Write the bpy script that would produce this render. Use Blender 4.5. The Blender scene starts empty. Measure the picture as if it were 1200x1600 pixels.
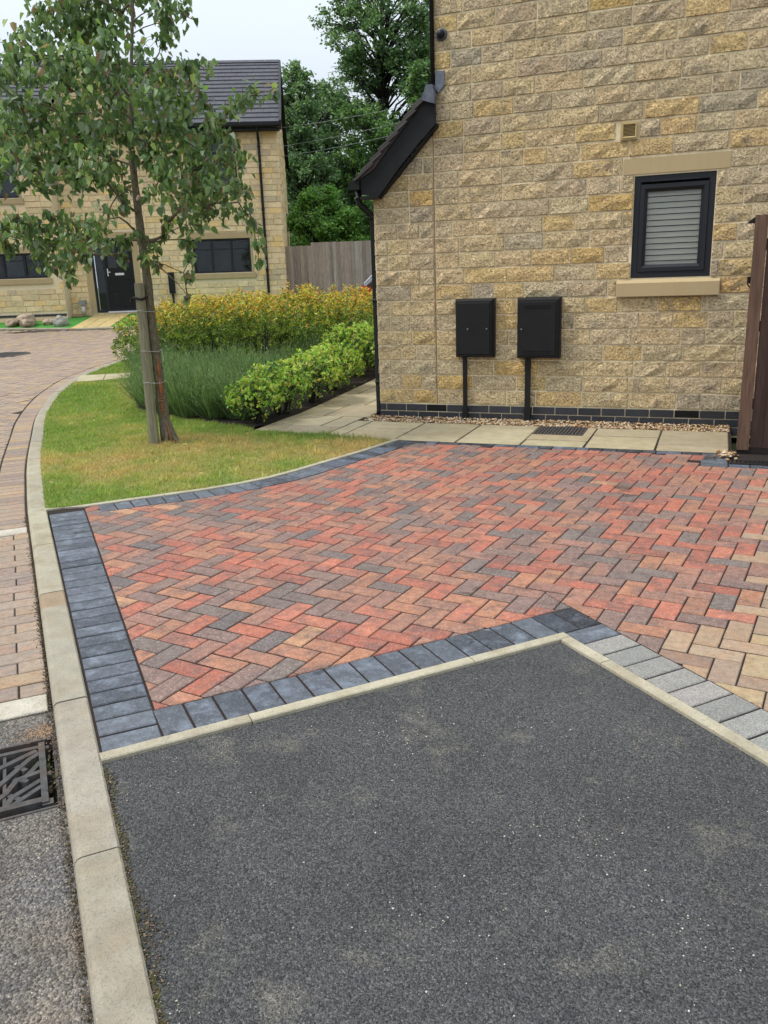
import bpy, math, random
import numpy as np
from mathutils import Vector, Matrix, noise as mnoise

random.seed(11)
RNG = np.random.default_rng(11)
scene = bpy.context.scene
col = scene.collection

# ------------------------------------------------------------------ camera
PITCH, ROLL, YAW = 0.2767, -0.0351, -0.3821
CAM = Vector((3.3166, -8.2748, 1.4539))
cd = bpy.data.cameras.new('camera')
cam = bpy.data.objects.new('camera', cd)
col.objects.link(cam)
Fw = Vector((math.sin(YAW)*math.cos(PITCH), math.cos(YAW)*math.cos(PITCH), -math.sin(PITCH)))
R0 = Vector((math.cos(YAW), -math.sin(YAW), 0))
U0 = R0.cross(Fw)
Rv = math.cos(ROLL)*R0 + math.sin(ROLL)*U0
Uv = -math.sin(ROLL)*R0 + math.cos(ROLL)*U0
M = Matrix(((Rv.x, Uv.x, -Fw.x, CAM.x), (Rv.y, Uv.y, -Fw.y, CAM.y), (Rv.z, Uv.z, -Fw.z, CAM.z), (0, 0, 0, 1)))
cam.matrix_world = M
cd.sensor_fit = 'VERTICAL'
cd.sensor_height = 24.0
cd.lens = 1293.83/1600*24.0
cd.clip_start = 0.05
cd.clip_end = 900
scene.camera = cam

# ------------------------------------------------------------------ sky, sun, exposure
SUN_EL, SUN_AZ = math.radians(56), math.radians(242)      # azimuth clockwise from +Y
world = bpy.data.worlds.new('World'); scene.world = world
world.use_nodes = True
wn, wl = world.node_tree.nodes, world.node_tree.links
wn.clear()
wo = wn.new('ShaderNodeOutputWorld'); bg = wn.new('ShaderNodeBackground')
sky = wn.new('ShaderNodeTexSky'); sky.sky_type = 'NISHITA'; sky.sun_disc = False
sky.sun_elevation = SUN_EL; sky.sun_rotation = SUN_AZ; sky.dust_density = 4.0; sky.air_density = 1.0
cmix = wn.new('ShaderNodeMix'); cmix.data_type = 'RGBA'
tc = wn.new('ShaderNodeTexCoord'); mp = wn.new('ShaderNodeMapping'); mp.inputs['Scale'].default_value = (1, 1, 2.6)
nz = wn.new('ShaderNodeTexNoise'); nz.inputs['Scale'].default_value = 1.6; nz.inputs['Detail'].default_value = 5
cr = wn.new('ShaderNodeValToRGB')
cr.color_ramp.elements[0].position = 0.3; cr.color_ramp.elements[0].color = (7.9, 9.0, 10.1, 1)
cr.color_ramp.elements[1].position = 0.7; cr.color_ramp.elements[1].color = (9.2, 9.9, 10.7, 1)
wl.new(tc.outputs['Generated'], mp.inputs[0]); wl.new(mp.outputs[0], nz.inputs['Vector'])
wl.new(nz.outputs['Fac'], cr.inputs[0])
# an overcast sky is three times as bright overhead as at the horizon
sx = wn.new('ShaderNodeSeparateXYZ'); wl.new(tc.outputs['Generated'], sx.inputs[0])
gr_ = wn.new('ShaderNodeMapRange'); gr_.inputs['From Min'].default_value = 0; gr_.inputs['From Max'].default_value = 1
gr_.inputs['To Min'].default_value = .345; gr_.inputs['To Max'].default_value = 1.12; wl.new(sx.outputs['Z'], gr_.inputs['Value'])
vm = wn.new('ShaderNodeVectorMath'); vm.operation = 'SCALE'; wl.new(cr.outputs[0], vm.inputs[0]); wl.new(gr_.outputs[0], vm.inputs['Scale'])
cmix.inputs['Factor'].default_value = 0.92                # overcast: cloud over almost all of the blue
wl.new(sky.outputs[0], cmix.inputs['A']); wl.new(vm.outputs[0], cmix.inputs['B'])
wl.new(cmix.outputs['Result'], bg.inputs['Color'])
bg.inputs['Strength'].default_value = 0.1
wl.new(bg.outputs[0], wo.inputs[0])

sd = bpy.data.lights.new('sun', 'SUN'); sun = bpy.data.objects.new('sun', sd); col.objects.link(sun)
sd.energy = 1.5; sd.angle = math.radians(12); sd.color = (1.0, 0.96, 0.9)
sdir = Vector((math.sin(SUN_AZ)*math.cos(SUN_EL), math.cos(SUN_AZ)*math.cos(SUN_EL), math.sin(SUN_EL)))
sun.rotation_euler = sdir.to_track_quat('Z', 'Y').to_euler()

vs = scene.view_settings
vs.view_transform = 'Standard'; vs.look = 'None'; vs.exposure = 0.95; vs.gamma = 1.0
vs.use_curve_mapping = False
try:
    scene.cycles.max_bounces = 5; scene.cycles.diffuse_bounces = 3
    scene.cycles.transparent_max_bounces = 6
except Exception: pass

# ------------------------------------------------------------------ helpers
def s2l(c):
    return tuple(((v/255)/12.92 if v/255 <= 0.04045 else ((v/255+0.055)/1.055)**2.4) for v in c)
def alb(c, k=0.62):
    """photo colour (sRGB 0-255) -> base colour"""
    l = s2l(c); return tuple(v*k for v in l)

HX, HY = math.sin(YAW), math.cos(YAW)
def T(x, y):
    """height of the ground: level round the drive, rising gently towards the houses behind"""
    D = (x-CAM.x)*HX + (y-CAM.y)*HY
    t = max(0.0, D-8.7)
    z = .0363*t*t/4 if t < 2 else .0363*(t-1)
    if D > 21.6: z = .4283 + (min(D, 24)-21.6)*.123
    return z
def Tn(P):
    P = np.asarray(P, float); D = (P[:, 0]-CAM.x)*HX + (P[:, 1]-CAM.y)*HY
    t = np.maximum(0, D-8.7)
    z = np.where(t < 2, .0363*t*t/4, .0363*(t-1))
    return np.where(D > 21.6, .4283+(np.minimum(D, 24)-21.6)*.123, z)

def inpoly(P, poly):
    P = np.asarray(P, float); poly = np.asarray(poly, float)
    r = np.zeros(len(P), bool); n = len(poly)
    for i in range(n):
        x1, y1 = poly[i]; x2, y2 = poly[(i+1) % n]
        if y1 == y2: continue
        c = ((P[:, 1] >= min(y1, y2)) & (P[:, 1] < max(y1, y2)))
        xs = x1+(P[:, 1]-y1)*(x2-x1)/(y2-y1)
        r ^= c & (P[:, 0] < xs)
    return r
def clip(poly, a, b, keep_left=True):
    """clip a polygon by the line a->b"""
    out = []; s = 1 if keep_left else -1
    def side(p): return s*((b[0]-a[0])*(p[1]-a[1])-(b[1]-a[1])*(p[0]-a[0]))
    for i in range(len(poly)):
        p, q = poly[i], poly[(i+1) % len(poly)]; sp, sq = side(p), side(q)
        if sp >= 0: out.append(p)
        if (sp > 0 and sq < 0) or (sp < 0 and sq > 0):
            t = sp/(sp-sq); out.append((p[0]+t*(q[0]-p[0]), p[1]+t*(q[1]-p[1])))
    return out
def area(poly):
    return 0.5*sum(poly[i][0]*poly[(i+1) % len(poly)][1]-poly[(i+1) % len(poly)][0]*poly[i][1] for i in range(len(poly)))
def catmull(pts, n=6):
    P = [np.array(tuple(p), float) for p in pts]; P = [2*P[0]-P[1]]+P+[2*P[-1]-P[-2]]; out = []
    for i in range(1, len(P)-2):
        for k in range(n):
            t = k/n
            out.append(0.5*((2*P[i])+(-P[i-1]+P[i+1])*t+(2*P[i-1]-5*P[i]+4*P[i+1]-P[i+2])*t*t+(-P[i-1]+3*P[i]-3*P[i+1]+P[i+2])*t**3))
    out.append(P[-2]); return [tuple(map(float, o)) for o in out]
def offset(pl, d):
    """offset a polyline to its right by d"""
    P = np.array(pl, float); out = []
    for i in range(len(P)):
        t = P[min(i+1, len(P)-1)]-P[max(i-1, 0)]; t /= np.linalg.norm(t)
        out.append((P[i][0]+t[1]*d, P[i][1]-t[0]*d))
    return out
def arclen(pl):
    P = np.array(pl, float); L = np.r_[0, np.cumsum(np.linalg.norm(np.diff(P, axis=0), axis=1))]; return L
def at_len(pl, L, s):
    P = np.array(pl, float); i = int(min(max(np.searchsorted(L, s)-1, 0), len(P)-2))
    t = (s-L[i])/max(L[i+1]-L[i], 1e-9); p = P[i]+t*(P[i+1]-P[i]); d = P[i+1]-P[i]; d = d/np.linalg.norm(d)
    return p, d

class MB:
    """collects geometry, builds ONE mesh object"""
    def __init__(s): s.v = []; s.f = []; s.m = []; s.c = []
    def add(s, vs, fs, mi=0, c=None):
        b = len(s.v); s.v.extend([tuple(map(float, p)) for p in vs])
        s.f.extend([tuple(b+i for i in f) for f in fs]); s.m.extend([mi]*len(fs))
        if c is not None or s.c:
            while len(s.c) < b: s.c.append((1, 1, 1))
            s.c.extend([c or (1, 1, 1)]*len(vs))
        return s
    def box(s, x0, x1, y0, y1, z0, z1, mi=0, c=None):
        s.add([(x0,y0,z0),(x1,y0,z0),(x1,y1,z0),(x0,y1,z0),(x0,y0,z1),(x1,y0,z1),(x1,y1,z1),(x0,y1,z1)],
              [(0,3,2,1),(4,5,6,7),(0,1,5,4),(1,2,6,5),(2,3,7,6),(3,0,4,7)], mi, c); return s
    def prism(s, poly, axis, a, b, mi=0, c=None):
        """extrude a 2-D outline along axis between a and b"""
        n = len(poly)
        def P(u, w, t): return {'x': (t, u, w), 'y': (u, t, w), 'z': (u, w, t)}[axis]
        vs = [P(u, w, a) for u, w in poly]+[P(u, w, b) for u, w in poly]
        fs = [tuple(range(n))[::-1], tuple(range(n, 2*n))]+[(i, (i+1) % n, n+(i+1) % n, n+i) for i in range(n)]
        s.add(vs, fs, mi, c); return s
    def tube(s, pts, rad, n=8, mi=0, c=None, cap=True):
        P = [Vector(p) for p in pts]; R = [float(r) for r in rad] if hasattr(rad, '__len__') else [rad]*len(P)
        vs = []; fs = []; up = Vector((0, 0, 1))
        for i, p in enumerate(P):
            t = (P[min(i+1, len(P)-1)]-P[max(i-1, 0)]).normalized()
            a = t.cross(up if abs(t.z) < .9 else Vector((1, 0, 0))).normalized()
            if i and a.dot(pa) < 0: a = -a
            pa = a; b = t.cross(a)
            for k in range(n):
                w = 2*math.pi*k/n; vs.append(p+R[i]*(math.cos(w)*a+math.sin(w)*b))
        for i in range(len(P)-1):
            for k in range(n): fs.append((i*n+k, i*n+(k+1) % n, (i+1)*n+(k+1) % n, (i+1)*n+k))
        if cap: fs += [tuple(range(n))[::-1], tuple(range((len(P)-1)*n, len(P)*n))]
        s.add(vs, fs, mi, c); return s
    def mesh(s, name, mats, smooth=False):
        me = bpy.data.meshes.new(name); me.from_pydata(s.v, [], s.f)
        for m in (mats if isinstance(mats, (list, tuple)) else [mats]): me.materials.append(m)
        if any(s.m): me.polygons.foreach_set('material_index', s.m)
        if s.c:
            while len(s.c) < len(s.v): s.c.append((1, 1, 1))
            a = me.color_attributes.new('col', 'FLOAT_COLOR', 'POINT')
            a.data.foreach_set('color', np.c_[np.array(s.c, dtype=np.float32), np.ones(len(s.c), np.float32)].ravel())
        if smooth: me.polygons.foreach_set('use_smooth', [True]*len(s.f))
        me.update(); return me
    def build(s, name, mats, parent=None, smooth=False, loc=None):
        return link(name, s.mesh(name, mats, smooth), parent, loc)
def fastmesh(name, V, Fc, mat, colr=None, smooth=False):
    """numpy mesh: V (n,3), Fc (m,k) all faces alike"""
    me = bpy.data.meshes.new(name); V = np.asarray(V, np.float32); Fc = np.asarray(Fc, np.int32); k = Fc.shape[1]
    me.vertices.add(len(V)); me.vertices.foreach_set('co', V.ravel())
    me.loops.add(Fc.size); me.loops.foreach_set('vertex_index', Fc.ravel())
    me.polygons.add(len(Fc)); me.polygons.foreach_set('loop_start', np.arange(0, Fc.size, k, dtype=np.int32))
    me.materials.append(mat)
    if colr is not None:
        a = me.color_attributes.new('col', 'FLOAT_COLOR', 'POINT')
        a.data.foreach_set('color', np.c_[np.asarray(colr, np.float32), np.ones(len(V), np.float32)].ravel())
    if smooth: me.polygons.foreach_set('use_smooth', np.ones(len(Fc), bool))
    me.update(calc_edges=True); me.validate(); return me
def link(name, me, parent=None, loc=None):
    o = bpy.data.objects.new(name, me); col.objects.link(o)
    if parent is not None: o.parent = parent
    if loc is not None: o.location = loc
    return o
def tag(o, label=None, cat=None, group=None, kind=None):
    if label: o['label'] = label
    if cat: o['category'] = cat
    if group: o['group'] = group
    if kind: o['kind'] = kind
    return o
def thing(name, label, cat, loc=(0, 0, 0), rz=0, group=None):
    o = bpy.data.objects.new(name, None); col.objects.link(o); o.location = loc; o.rotation_euler = (0, 0, rz)
    o.empty_display_size = .2
    return tag(o, label, cat, group)
def struct(name, mb, mats, smooth=False):
    o = mb.build(name, mats, None, smooth); o['kind'] = 'structure'; return o

# ------------------------------------------------------------------ materials
def mat(name, color=None, src=None, rough=.85, lo=.8, hi=1.15, nscale=12, ndetail=6, vec='pos', stretch=None,
        stain=None, stain_amt=.5, stain_scale=3, stain_lo=.45, stain_hi=.7, fine=None, fine_scale=160, fine_amt=.3,
        bump=.3, bscale=60, bdist=.004, bump2=0, b2scale=8, b2dist=.01, vor=None, vor_scale=150, vor_bump=0, vor_col=0,
        spec=.35, metallic=0, coat=0, trans=0, wet=0, soff=True, voronoi_rand=1.0, specks=None, specks_scale=60, specks_r=.18, specks_keep=.9, damp=None):
    m = bpy.data.materials.new(name); m.use_nodes = True
    N, L = m.node_tree.nodes, m.node_tree.links; b = N['Principled BSDF']
    b.inputs['Roughness'].default_value = rough; b.inputs['Specular IOR Level'].default_value = spec
    b.inputs['Metallic'].default_value = metallic
    if coat: b.inputs['Coat Weight'].default_value = coat
    if vec == 'pos':
        g = N.new('ShaderNodeNewGeometry'); V = g.outputs['Position']
    else:
        g = N.new('ShaderNodeTexCoord'); V = g.outputs['Object']
    V0 = V
    if src == 'obj' and soff:            # every piece gets its own patch of the texture
        oi = N.new('ShaderNodeObjectInfo'); sc = N.new('ShaderNodeVectorMath'); sc.operation = 'SCALE'
        L.new(oi.outputs['Color'], sc.inputs[0]); sc.inputs['Scale'].default_value = 37.0
        ad = N.new('ShaderNodeVectorMath'); L.new(V, ad.inputs[0]); L.new(sc.outputs[0], ad.inputs[1]); V = ad.outputs[0]
    if src == 'attr' and soff == 'attr':
        at = N.new('ShaderNodeAttribute'); at.attribute_name = 'col'; sc = N.new('ShaderNodeVectorMath'); sc.operation = 'SCALE'
        L.new(at.outputs['Color'], sc.inputs[0]); sc.inputs['Scale'].default_value = 37.0
        ad = N.new('ShaderNodeVectorMath'); L.new(V, ad.inputs[0]); L.new(sc.outputs[0], ad.inputs[1]); V = ad.outputs[0]
    if stretch:
        mp = N.new('ShaderNodeMapping'); mp.inputs['Scale'].default_value = stretch; L.new(V, mp.inputs[0]); V = mp.outputs[0]
    def noi(scale, det=6, rough_=.6):
        n = N.new('ShaderNodeTexNoise'); n.inputs['Scale'].default_value = scale; n.inputs['Detail'].default_value = det
        n.inputs['Roughness'].default_value = rough_; L.new(V, n.inputs['Vector']); return n.outputs['Fac']
    def rng(x, a, b_, c, d, clampit=True):
        r = N.new('ShaderNodeMapRange'); r.inputs['From Min'].default_value = a; r.inputs['From Max'].default_value = b_
        r.inputs['To Min'].default_value = c; r.inputs['To Max'].default_value = d; r.clamp = clampit; L.new(x, r.inputs['Value']); return r.outputs[0]
    def mix(fac, A, B, mode='MIX'):
        x = N.new('ShaderNodeMix'); x.data_type = 'RGBA'; x.blend_type = mode
        if isinstance(fac, (int, float)): x.inputs['Factor'].default_value = fac
        else: L.new(fac, x.inputs['Factor'])
        for s, w in (('A', A), ('B', B)):
            if isinstance(w, tuple): x.inputs[s].default_value = (*w[:3], 1)
            else: L.new(w, x.inputs[s])
        return x.outputs['Result']
    if src == 'obj': c = N.new('ShaderNodeObjectInfo').outputs['Color']
    elif src == 'attr':
        a = N.new('ShaderNodeAttribute'); a.attribute_name = 'col'; c = a.outputs['Color']
    else: c = tuple(color)
    if stain is not None:
        c = mix(rng(noi(stain_scale, 5, .65), stain_lo, stain_hi, 0, stain_amt), c, tuple(stain))
    if fine is not None:
        c = mix(rng(noi(fine_scale, 3, .7), .52, .62, 0, fine_amt), c, tuple(fine))
    v = rng(noi(nscale, ndetail), .3, .7, lo, hi)
    cc = N.new('ShaderNodeCombineColor')
    for i in range(3): L.new(v, cc.inputs[i])
    c = mix(1.0, c, cc.outputs[0], 'MULTIPLY')
    hts = []
    if vor:
        vo = N.new('ShaderNodeTexVoronoi'); vo.inputs['Scale'].default_value = vor_scale; L.new(V, vo.inputs['Vector'])
        vo.inputs['Randomness'].default_value = voronoi_rand
        if vor_col:
            sp = N.new('ShaderNodeSeparateColor'); L.new(vo.outputs['Color'], sp.inputs[0])
            vv = rng(sp.outputs[0], 0, 1, 1-vor_col, 1+vor_col)
            c2 = N.new('ShaderNodeCombineColor')
            for i in range(3): L.new(vv, c2.inputs[i])
            c = mix(1.0, c, c2.outputs[0], 'MULTIPLY')
        if vor_bump: hts.append((rng(vo.outputs['Distance'], 0, .8, 1, 0), vor_bump[0], vor_bump[1]))
    if specks is not None:
        v2 = N.new('ShaderNodeTexVoronoi'); v2.inputs['Scale'].default_value = specks_scale; L.new(V, v2.inputs['Vector'])
        sp = N.new('ShaderNodeSeparateColor'); L.new(v2.outputs['Color'], sp.inputs[0])
        k = rng(sp.outputs[1], specks_keep, specks_keep+.01, 0, 1); r_ = rng(v2.outputs['Distance'], specks_r, specks_r+.06, 1, 0)
        mm = N.new('ShaderNodeMath'); mm.operation = 'MULTIPLY'; L.new(k, mm.inputs[0]); L.new(r_, mm.inputs[1])
        c = mix(mm.outputs[0], c, tuple(specks))
    if damp:
        dn = N.new('ShaderNodeTexNoise'); dn.inputs['Scale'].default_value = damp[0]; dn.inputs['Detail'].default_value = 7; dn.inputs['Roughness'].default_value = .62; L.new(V0, dn.inputs['Vector'])
        df_ = rng(dn.outputs['Fac'], damp[1], damp[1]+.02, 0, 1)
        c = mix(df_, c, mix(1.0, c, (damp[2],)*3, 'MULTIPLY'))
        L.new(rng(df_, 0, 1, rough, .42), b.inputs['Roughness'])
    if isinstance(c, tuple): b.inputs['Base Color'].default_value = (*c, 1)
    else: L.new(c, b.inputs['Base Color'])
    if bump: hts.append((noi(bscale, 8, .65), bump, bdist))
    if bump2: hts.append((noi(b2scale, 4, .6), bump2, b2dist))
    prev = None
    for h, st, di in hts:
        bm = N.new('ShaderNodeBump'); bm.inputs['Strength'].default_value = st; bm.inputs['Distance'].default_value = di
        L.new(h, bm.inputs['Height'])
        if prev: L.new(prev, bm.inputs['Normal'])
        prev = bm.outputs[0]
    if prev: L.new(prev, b.inputs['Normal'])
    if wet:
        w = rng(noi(1.7, 4, .6), .58, .66, rough, rough-wet); L.new(w, b.inputs['Roughness'])
    return m

MORTAR = alb((222, 206, 172), .95)
M = {}
def both(key, **k):
    M[key+'_o'] = mat(key, src='obj', **k); M[key+'_a'] = mat(key+'_joined', src='attr', **dict(k, soff='attr'))
both('paver', rough=.84, lo=.76, hi=1.2, nscale=34, stain=alb((104, 86, 82), .75), stain_amt=.62, stain_scale=8, stain_lo=.46, stain_hi=.62,
     fine=alb((214, 196, 184), .9), fine_scale=130, fine_amt=.24, bump=.6, bscale=120, bdist=.004, bump2=.35, b2scale=18, b2dist=.005, damp=(1.35, .655, .6))
both('buff_paver', rough=.9, lo=.8, hi=1.15, nscale=35, stain=alb((200, 150, 110), .6), stain_amt=.45, stain_scale=9,
     fine=alb((90, 75, 60), .7), fine_scale=150, fine_amt=.35, bump=.6, bscale=150, bdist=.004, bump2=.3, b2scale=25, b2dist=.004)
both('edge_block', rough=.78, lo=.72, hi=1.25, nscale=34, stain=alb((150, 160, 175), .8), stain_amt=.5, stain_scale=11, stain_lo=.5, stain_hi=.75,
     fine=alb((170, 175, 185), .8), fine_scale=170, fine_amt=.22, bump=.5, bscale=160, bdist=.003, damp=(2.6, .60, .5))
both('granite_block', rough=.85, lo=.9, hi=1.08, nscale=20, vor=True, vor_scale=330, vor_col=.38, vor_bump=(.4, .002), bump=.2, bscale=200, bdist=.002)
both('stone', rough=.95, spec=.1, lo=.66, hi=1.34, nscale=50, ndetail=8, stain=alb((168, 158, 142), .98), stain_amt=.58, stain_scale=5, stain_lo=.52, stain_hi=.66,
     fine=alb((122, 96, 62), .8), fine_scale=85, fine_amt=.42, bump=1.0, bscale=50, bdist=.06, bump2=1.0, b2scale=20, b2dist=.045)
both('far_stone', rough=.95, spec=.1, lo=.85, hi=1.15, nscale=14, ndetail=6, stain=alb((182, 168, 140), .95), stain_amt=.5, stain_scale=3.5, stain_lo=.5, stain_hi=.7,
     bump=.5, bscale=24, bdist=.02)
both('slab', rough=.9, lo=.86, hi=1.1, nscale=9, stain=alb((150, 135, 100), .8), stain_amt=.5, stain_scale=3.5, fine=alb((140, 120, 85), .8),
     fine_scale=90, fine_amt=.25, bump=.35, bscale=70, bdist=.003, bump2=.35, b2scale=7, b2dist=.006)
both('kerb_stone', rough=.92, lo=.86, hi=1.1, nscale=14, stain=alb((150, 132, 104), .8), stain_amt=.55, stain_scale=5, fine=alb((112, 104, 90), .8),
     fine_scale=150, fine_amt=.4, bump=.9, bscale=170, bdist=.005, bump2=.3, b2scale=12, b2dist=.004)
both('plinth_brick', rough=.55, lo=.75, hi=1.25, nscale=20, bump=.3, bscale=60, bdist=.003, spec=.5)
both('roof_tile', rough=.7, lo=.8, hi=1.2, nscale=8, stain=alb((110, 105, 108), .7), stain_amt=.3, stain_scale=3, bump=.3, bscale=60, bdist=.004)
both('timber_grey', rough=.9, lo=.65, hi=1.25, nscale=18, stretch=(5, 5, .35), stain=alb((120, 100, 84), .7), stain_amt=.35, stain_scale=3, bump=.5, bscale=40, bdist=.006)
both('timber_brown', rough=.75, lo=.55, hi=1.35, nscale=16, stretch=(6, 6, .4), stain=alb((40, 28, 26), .7), stain_amt=.6, stain_scale=4, bump=.5, bscale=40, bdist=.006)
M['mortar'] = mat('mortar', MORTAR, rough=.95, lo=.85, hi=1.1, nscale=30, bump=.4, bscale=120, bdist=.003)
M['joint_sand'] = mat('joint_sand', alb((62, 48, 42), .4), rough=1, lo=.6, hi=1.3, nscale=60, bump=.5, bscale=200, bdist=.003)
M['joint_dark'] = mat('joint_dark', alb((66, 54, 42), .4), rough=1, lo=.6, hi=1.4, nscale=40, bump=.5, bscale=200, bdist=.003)
M['asphalt'] = mat('asphalt', alb((100, 100, 101), .5), rough=.85, spec=.25, lo=.84, hi=1.16, nscale=2.2, stain=alb((172, 164, 146), .62), stain_amt=.5, stain_scale=3.6,
     stain_lo=.56, stain_hi=.76, vor=True, vor_scale=225, vor_col=.5, vor_bump=(1.0, .0055), bump=.7, bscale=260, bdist=.004, fine=alb((190, 184, 172), .6), fine_scale=200, fine_amt=.3)
M['old_asphalt'] = mat('old_asphalt', alb((118, 115, 112), .6), rough=.9, lo=.75, hi=1.2, nscale=4, stain=alb((158, 142, 122), .65), stain_amt=.5, stain_scale=2.6,
     stain_lo=.46, stain_hi=.7, vor=True, vor_scale=150, vor_col=.5, vor_bump=(1.0, .008), bump=.5, bscale=200, bdist=.004, fine=alb((196, 180, 160), .7), fine_scale=130, fine_amt=.45)
M['ground'] = mat('ground', alb((96, 108, 62), .5), rough=1, lo=.7, hi=1.2, nscale=2)
M['soil'] = mat('soil', alb((58, 46, 38), .5), rough=1, lo=.5, hi=1.5, nscale=30, bump=1, bscale=30, bdist=.03)
M['lawn_soil'] = mat('lawn_soil', src='attr', rough=1, lo=.6, hi=1.3, nscale=60, bump=1, bscale=60, bdist=.02)
M['blade'] = mat('grass_blade', src='attr', rough=.6, lo=.85, hi=1.15, nscale=30, bump=0)
M['turf'] = mat('artificial_turf', alb((74, 150, 56), .7), rough=.9, lo=.7, hi=1.3, nscale=90, bump=.8, bscale=200, bdist=.01)
M['leaf'] = mat('leaf', src='attr', rough=.5, spec=.4, lo=.85, hi=1.15, nscale=8, bump=0)
def leafmat(m, amt=.35, gain=1.25):
    N, L = m.node_tree.nodes, m.node_tree.links; b = N['Principled BSDF']; o = next(n for n in N if n.type == 'OUTPUT_MATERIAL')
    t = N.new('ShaderNodeBsdfTranslucent'); x = N.new('ShaderNodeMixShader'); x.inputs[0].default_value = amt
    src = b.inputs['Base Color'].links[0].from_socket; g = N.new('ShaderNodeVectorMath'); g.operation = 'MULTIPLY'
    g.inputs[1].default_value = (gain*1.05, gain*1.1, gain*.7); L.new(src, g.inputs[0]); L.new(g.outputs[0], t.inputs['Color'])
    L.new(b.outputs[0], x.inputs[1]); L.new(t.outputs[0], x.inputs[2]); L.new(x.outputs[0], o.inputs['Surface'])
leafmat(M['leaf']); leafmat(M['blade'], .3)
M['bark'] = mat('bark', alb((122, 112, 94), .8), rough=.95, lo=.45, hi=1.4, nscale=40, stretch=(1.6, 1.6, .7), stain=alb((128, 132, 92), .6), stain_amt=.6, stain_scale=14, stain_lo=.5, stain_hi=.6,
     bump=1, bscale=60, bdist=.012)
M['bark_dark'] = mat('bark_dark', alb((62, 58, 50), .5), rough=.95, lo=.6, hi=1.3, nscale=5, bump=.6, bscale=10, bdist=.04)
M['wound'] = mat('bare_wood', alb((176, 110, 66), .6), rough=.8, lo=.6, hi=1.3, nscale=30, stretch=(3, 3, .6), bump=.5, bscale=50, bdist=.006)
M['stake'] = mat('stake_timber', alb((146, 140, 116), .85), rough=.95, lo=.6, hi=1.25, nscale=20, stretch=(4, 4, .35), stain=alb((120, 124, 92), .75), stain_amt=.5, stain_scale=5, bump=.6, bscale=50, bdist=.006)
M['black_plastic'] = mat('black_plastic', (.008, .008, .009), rough=.5, spec=.28, lo=.8, hi=1.3, nscale=6, bump=.05, bscale=60, bdist=.002)
M['black_paint'] = mat('black_paint', (.008, .008, .009), rough=.55, spec=.25, lo=.8, hi=1.3, nscale=8, bump=.08, bscale=60, bdist=.002)
M['anthracite'] = mat('anthracite_upvc', (.011, .012, .016), rough=.4, spec=.35, lo=.9, hi=1.1, nscale=4, bump=.04, bscale=200, bdist=.001)
M['lintel'] = mat('cast_stone', alb((190, 168, 128), .82), rough=.9, lo=.93, hi=1.06, nscale=5, stain=alb((150, 125, 85), .7), stain_amt=.3, stain_scale=5, bump=.12, bscale=200, bdist=.001, stretch=(1, 1, .3))
M['lead'] = mat('lead', alb((120, 126, 138), .6), rough=.5, metallic=.3, lo=.7, hi=1.3, nscale=14, bump=.3, bscale=30, bdist=.006)
M['blind'] = mat('blind_slat', alb((206, 202, 188), .92), rough=.6, lo=.95, hi=1.05, nscale=5, bump=0)
M['vent'] = mat('vent_plastic', alb((196, 172, 122), .8), rough=.6, lo=.95, hi=1.05, nscale=5, bump=0)
M['iron'] = mat('cast_iron', alb((92, 90, 89), .5), rough=.75, metallic=.0, lo=.65, hi=1.3, nscale=30, stain=alb((110, 84, 62), .6), stain_amt=.5, stain_scale=9, bump=.5, bscale=120, bdist=.003)
M['dark_pit'] = mat('pit_mud', (.02, .018, .015), rough=1, lo=.6, hi=1.5, nscale=20, bump=.6, bscale=40, bdist=.01)
M['wire'] = mat('galvanised_wire', (.5, .5, .5), rough=.4, metallic=.8, lo=.9, hi=1.1, bump=0)
M['white'] = mat('white_plastic', (.62, .62, .6), rough=.5, lo=.92, hi=1.05, bump=0)
M['cable'] = mat('cable', (.16, .18, .16), rough=.6, lo=.9, hi=1.1, bump=0)
M['dark_curtain'] = mat('dark_interior', (.02, .022, .026), rough=.9, lo=.6, hi=1.6, nscale=3, bump=0)  # near-black colour stands in for unlit space behind windows and vent
M['red_lens'] = mat('red_lens', (.45, .02, .02), rough=.15, spec=.6, lo=.9, hi=1.1, bump=0)
M['car_paint'] = mat('car_paint', (.02, .02, .022), rough=.25, spec=.6, coat=.8, lo=.95, hi=1.05, bump=0)
M['chrome'] = mat('chrome_trim', (.6, .6, .6), rough=.2, metallic=1, bump=0)
M['tyre'] = mat('tyre_rubber', (.02, .02, .02), rough=.9, bump=0)
M['pebble'] = mat('pebble', src='attr', rough=.85, lo=.8, hi=1.15, nscale=60, bump=.2, bscale=150, bdist=.002)
M['boulder_pale'] = mat('pale_boulder', alb((170, 168, 156), .7), rough=.9, lo=.7, hi=1.2, nscale=8, bump=.5, bscale=20, bdist=.03)
M['boulder_brown'] = mat('brown_boulder', alb((184, 162, 140), .8), rough=.95, lo=.6, hi=1.25, nscale=5, bump=.8, bscale=12, bdist=.05)
M['aco'] = mat('drain_plastic', (.015, .015, .016), rough=.45, bump=0)
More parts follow.
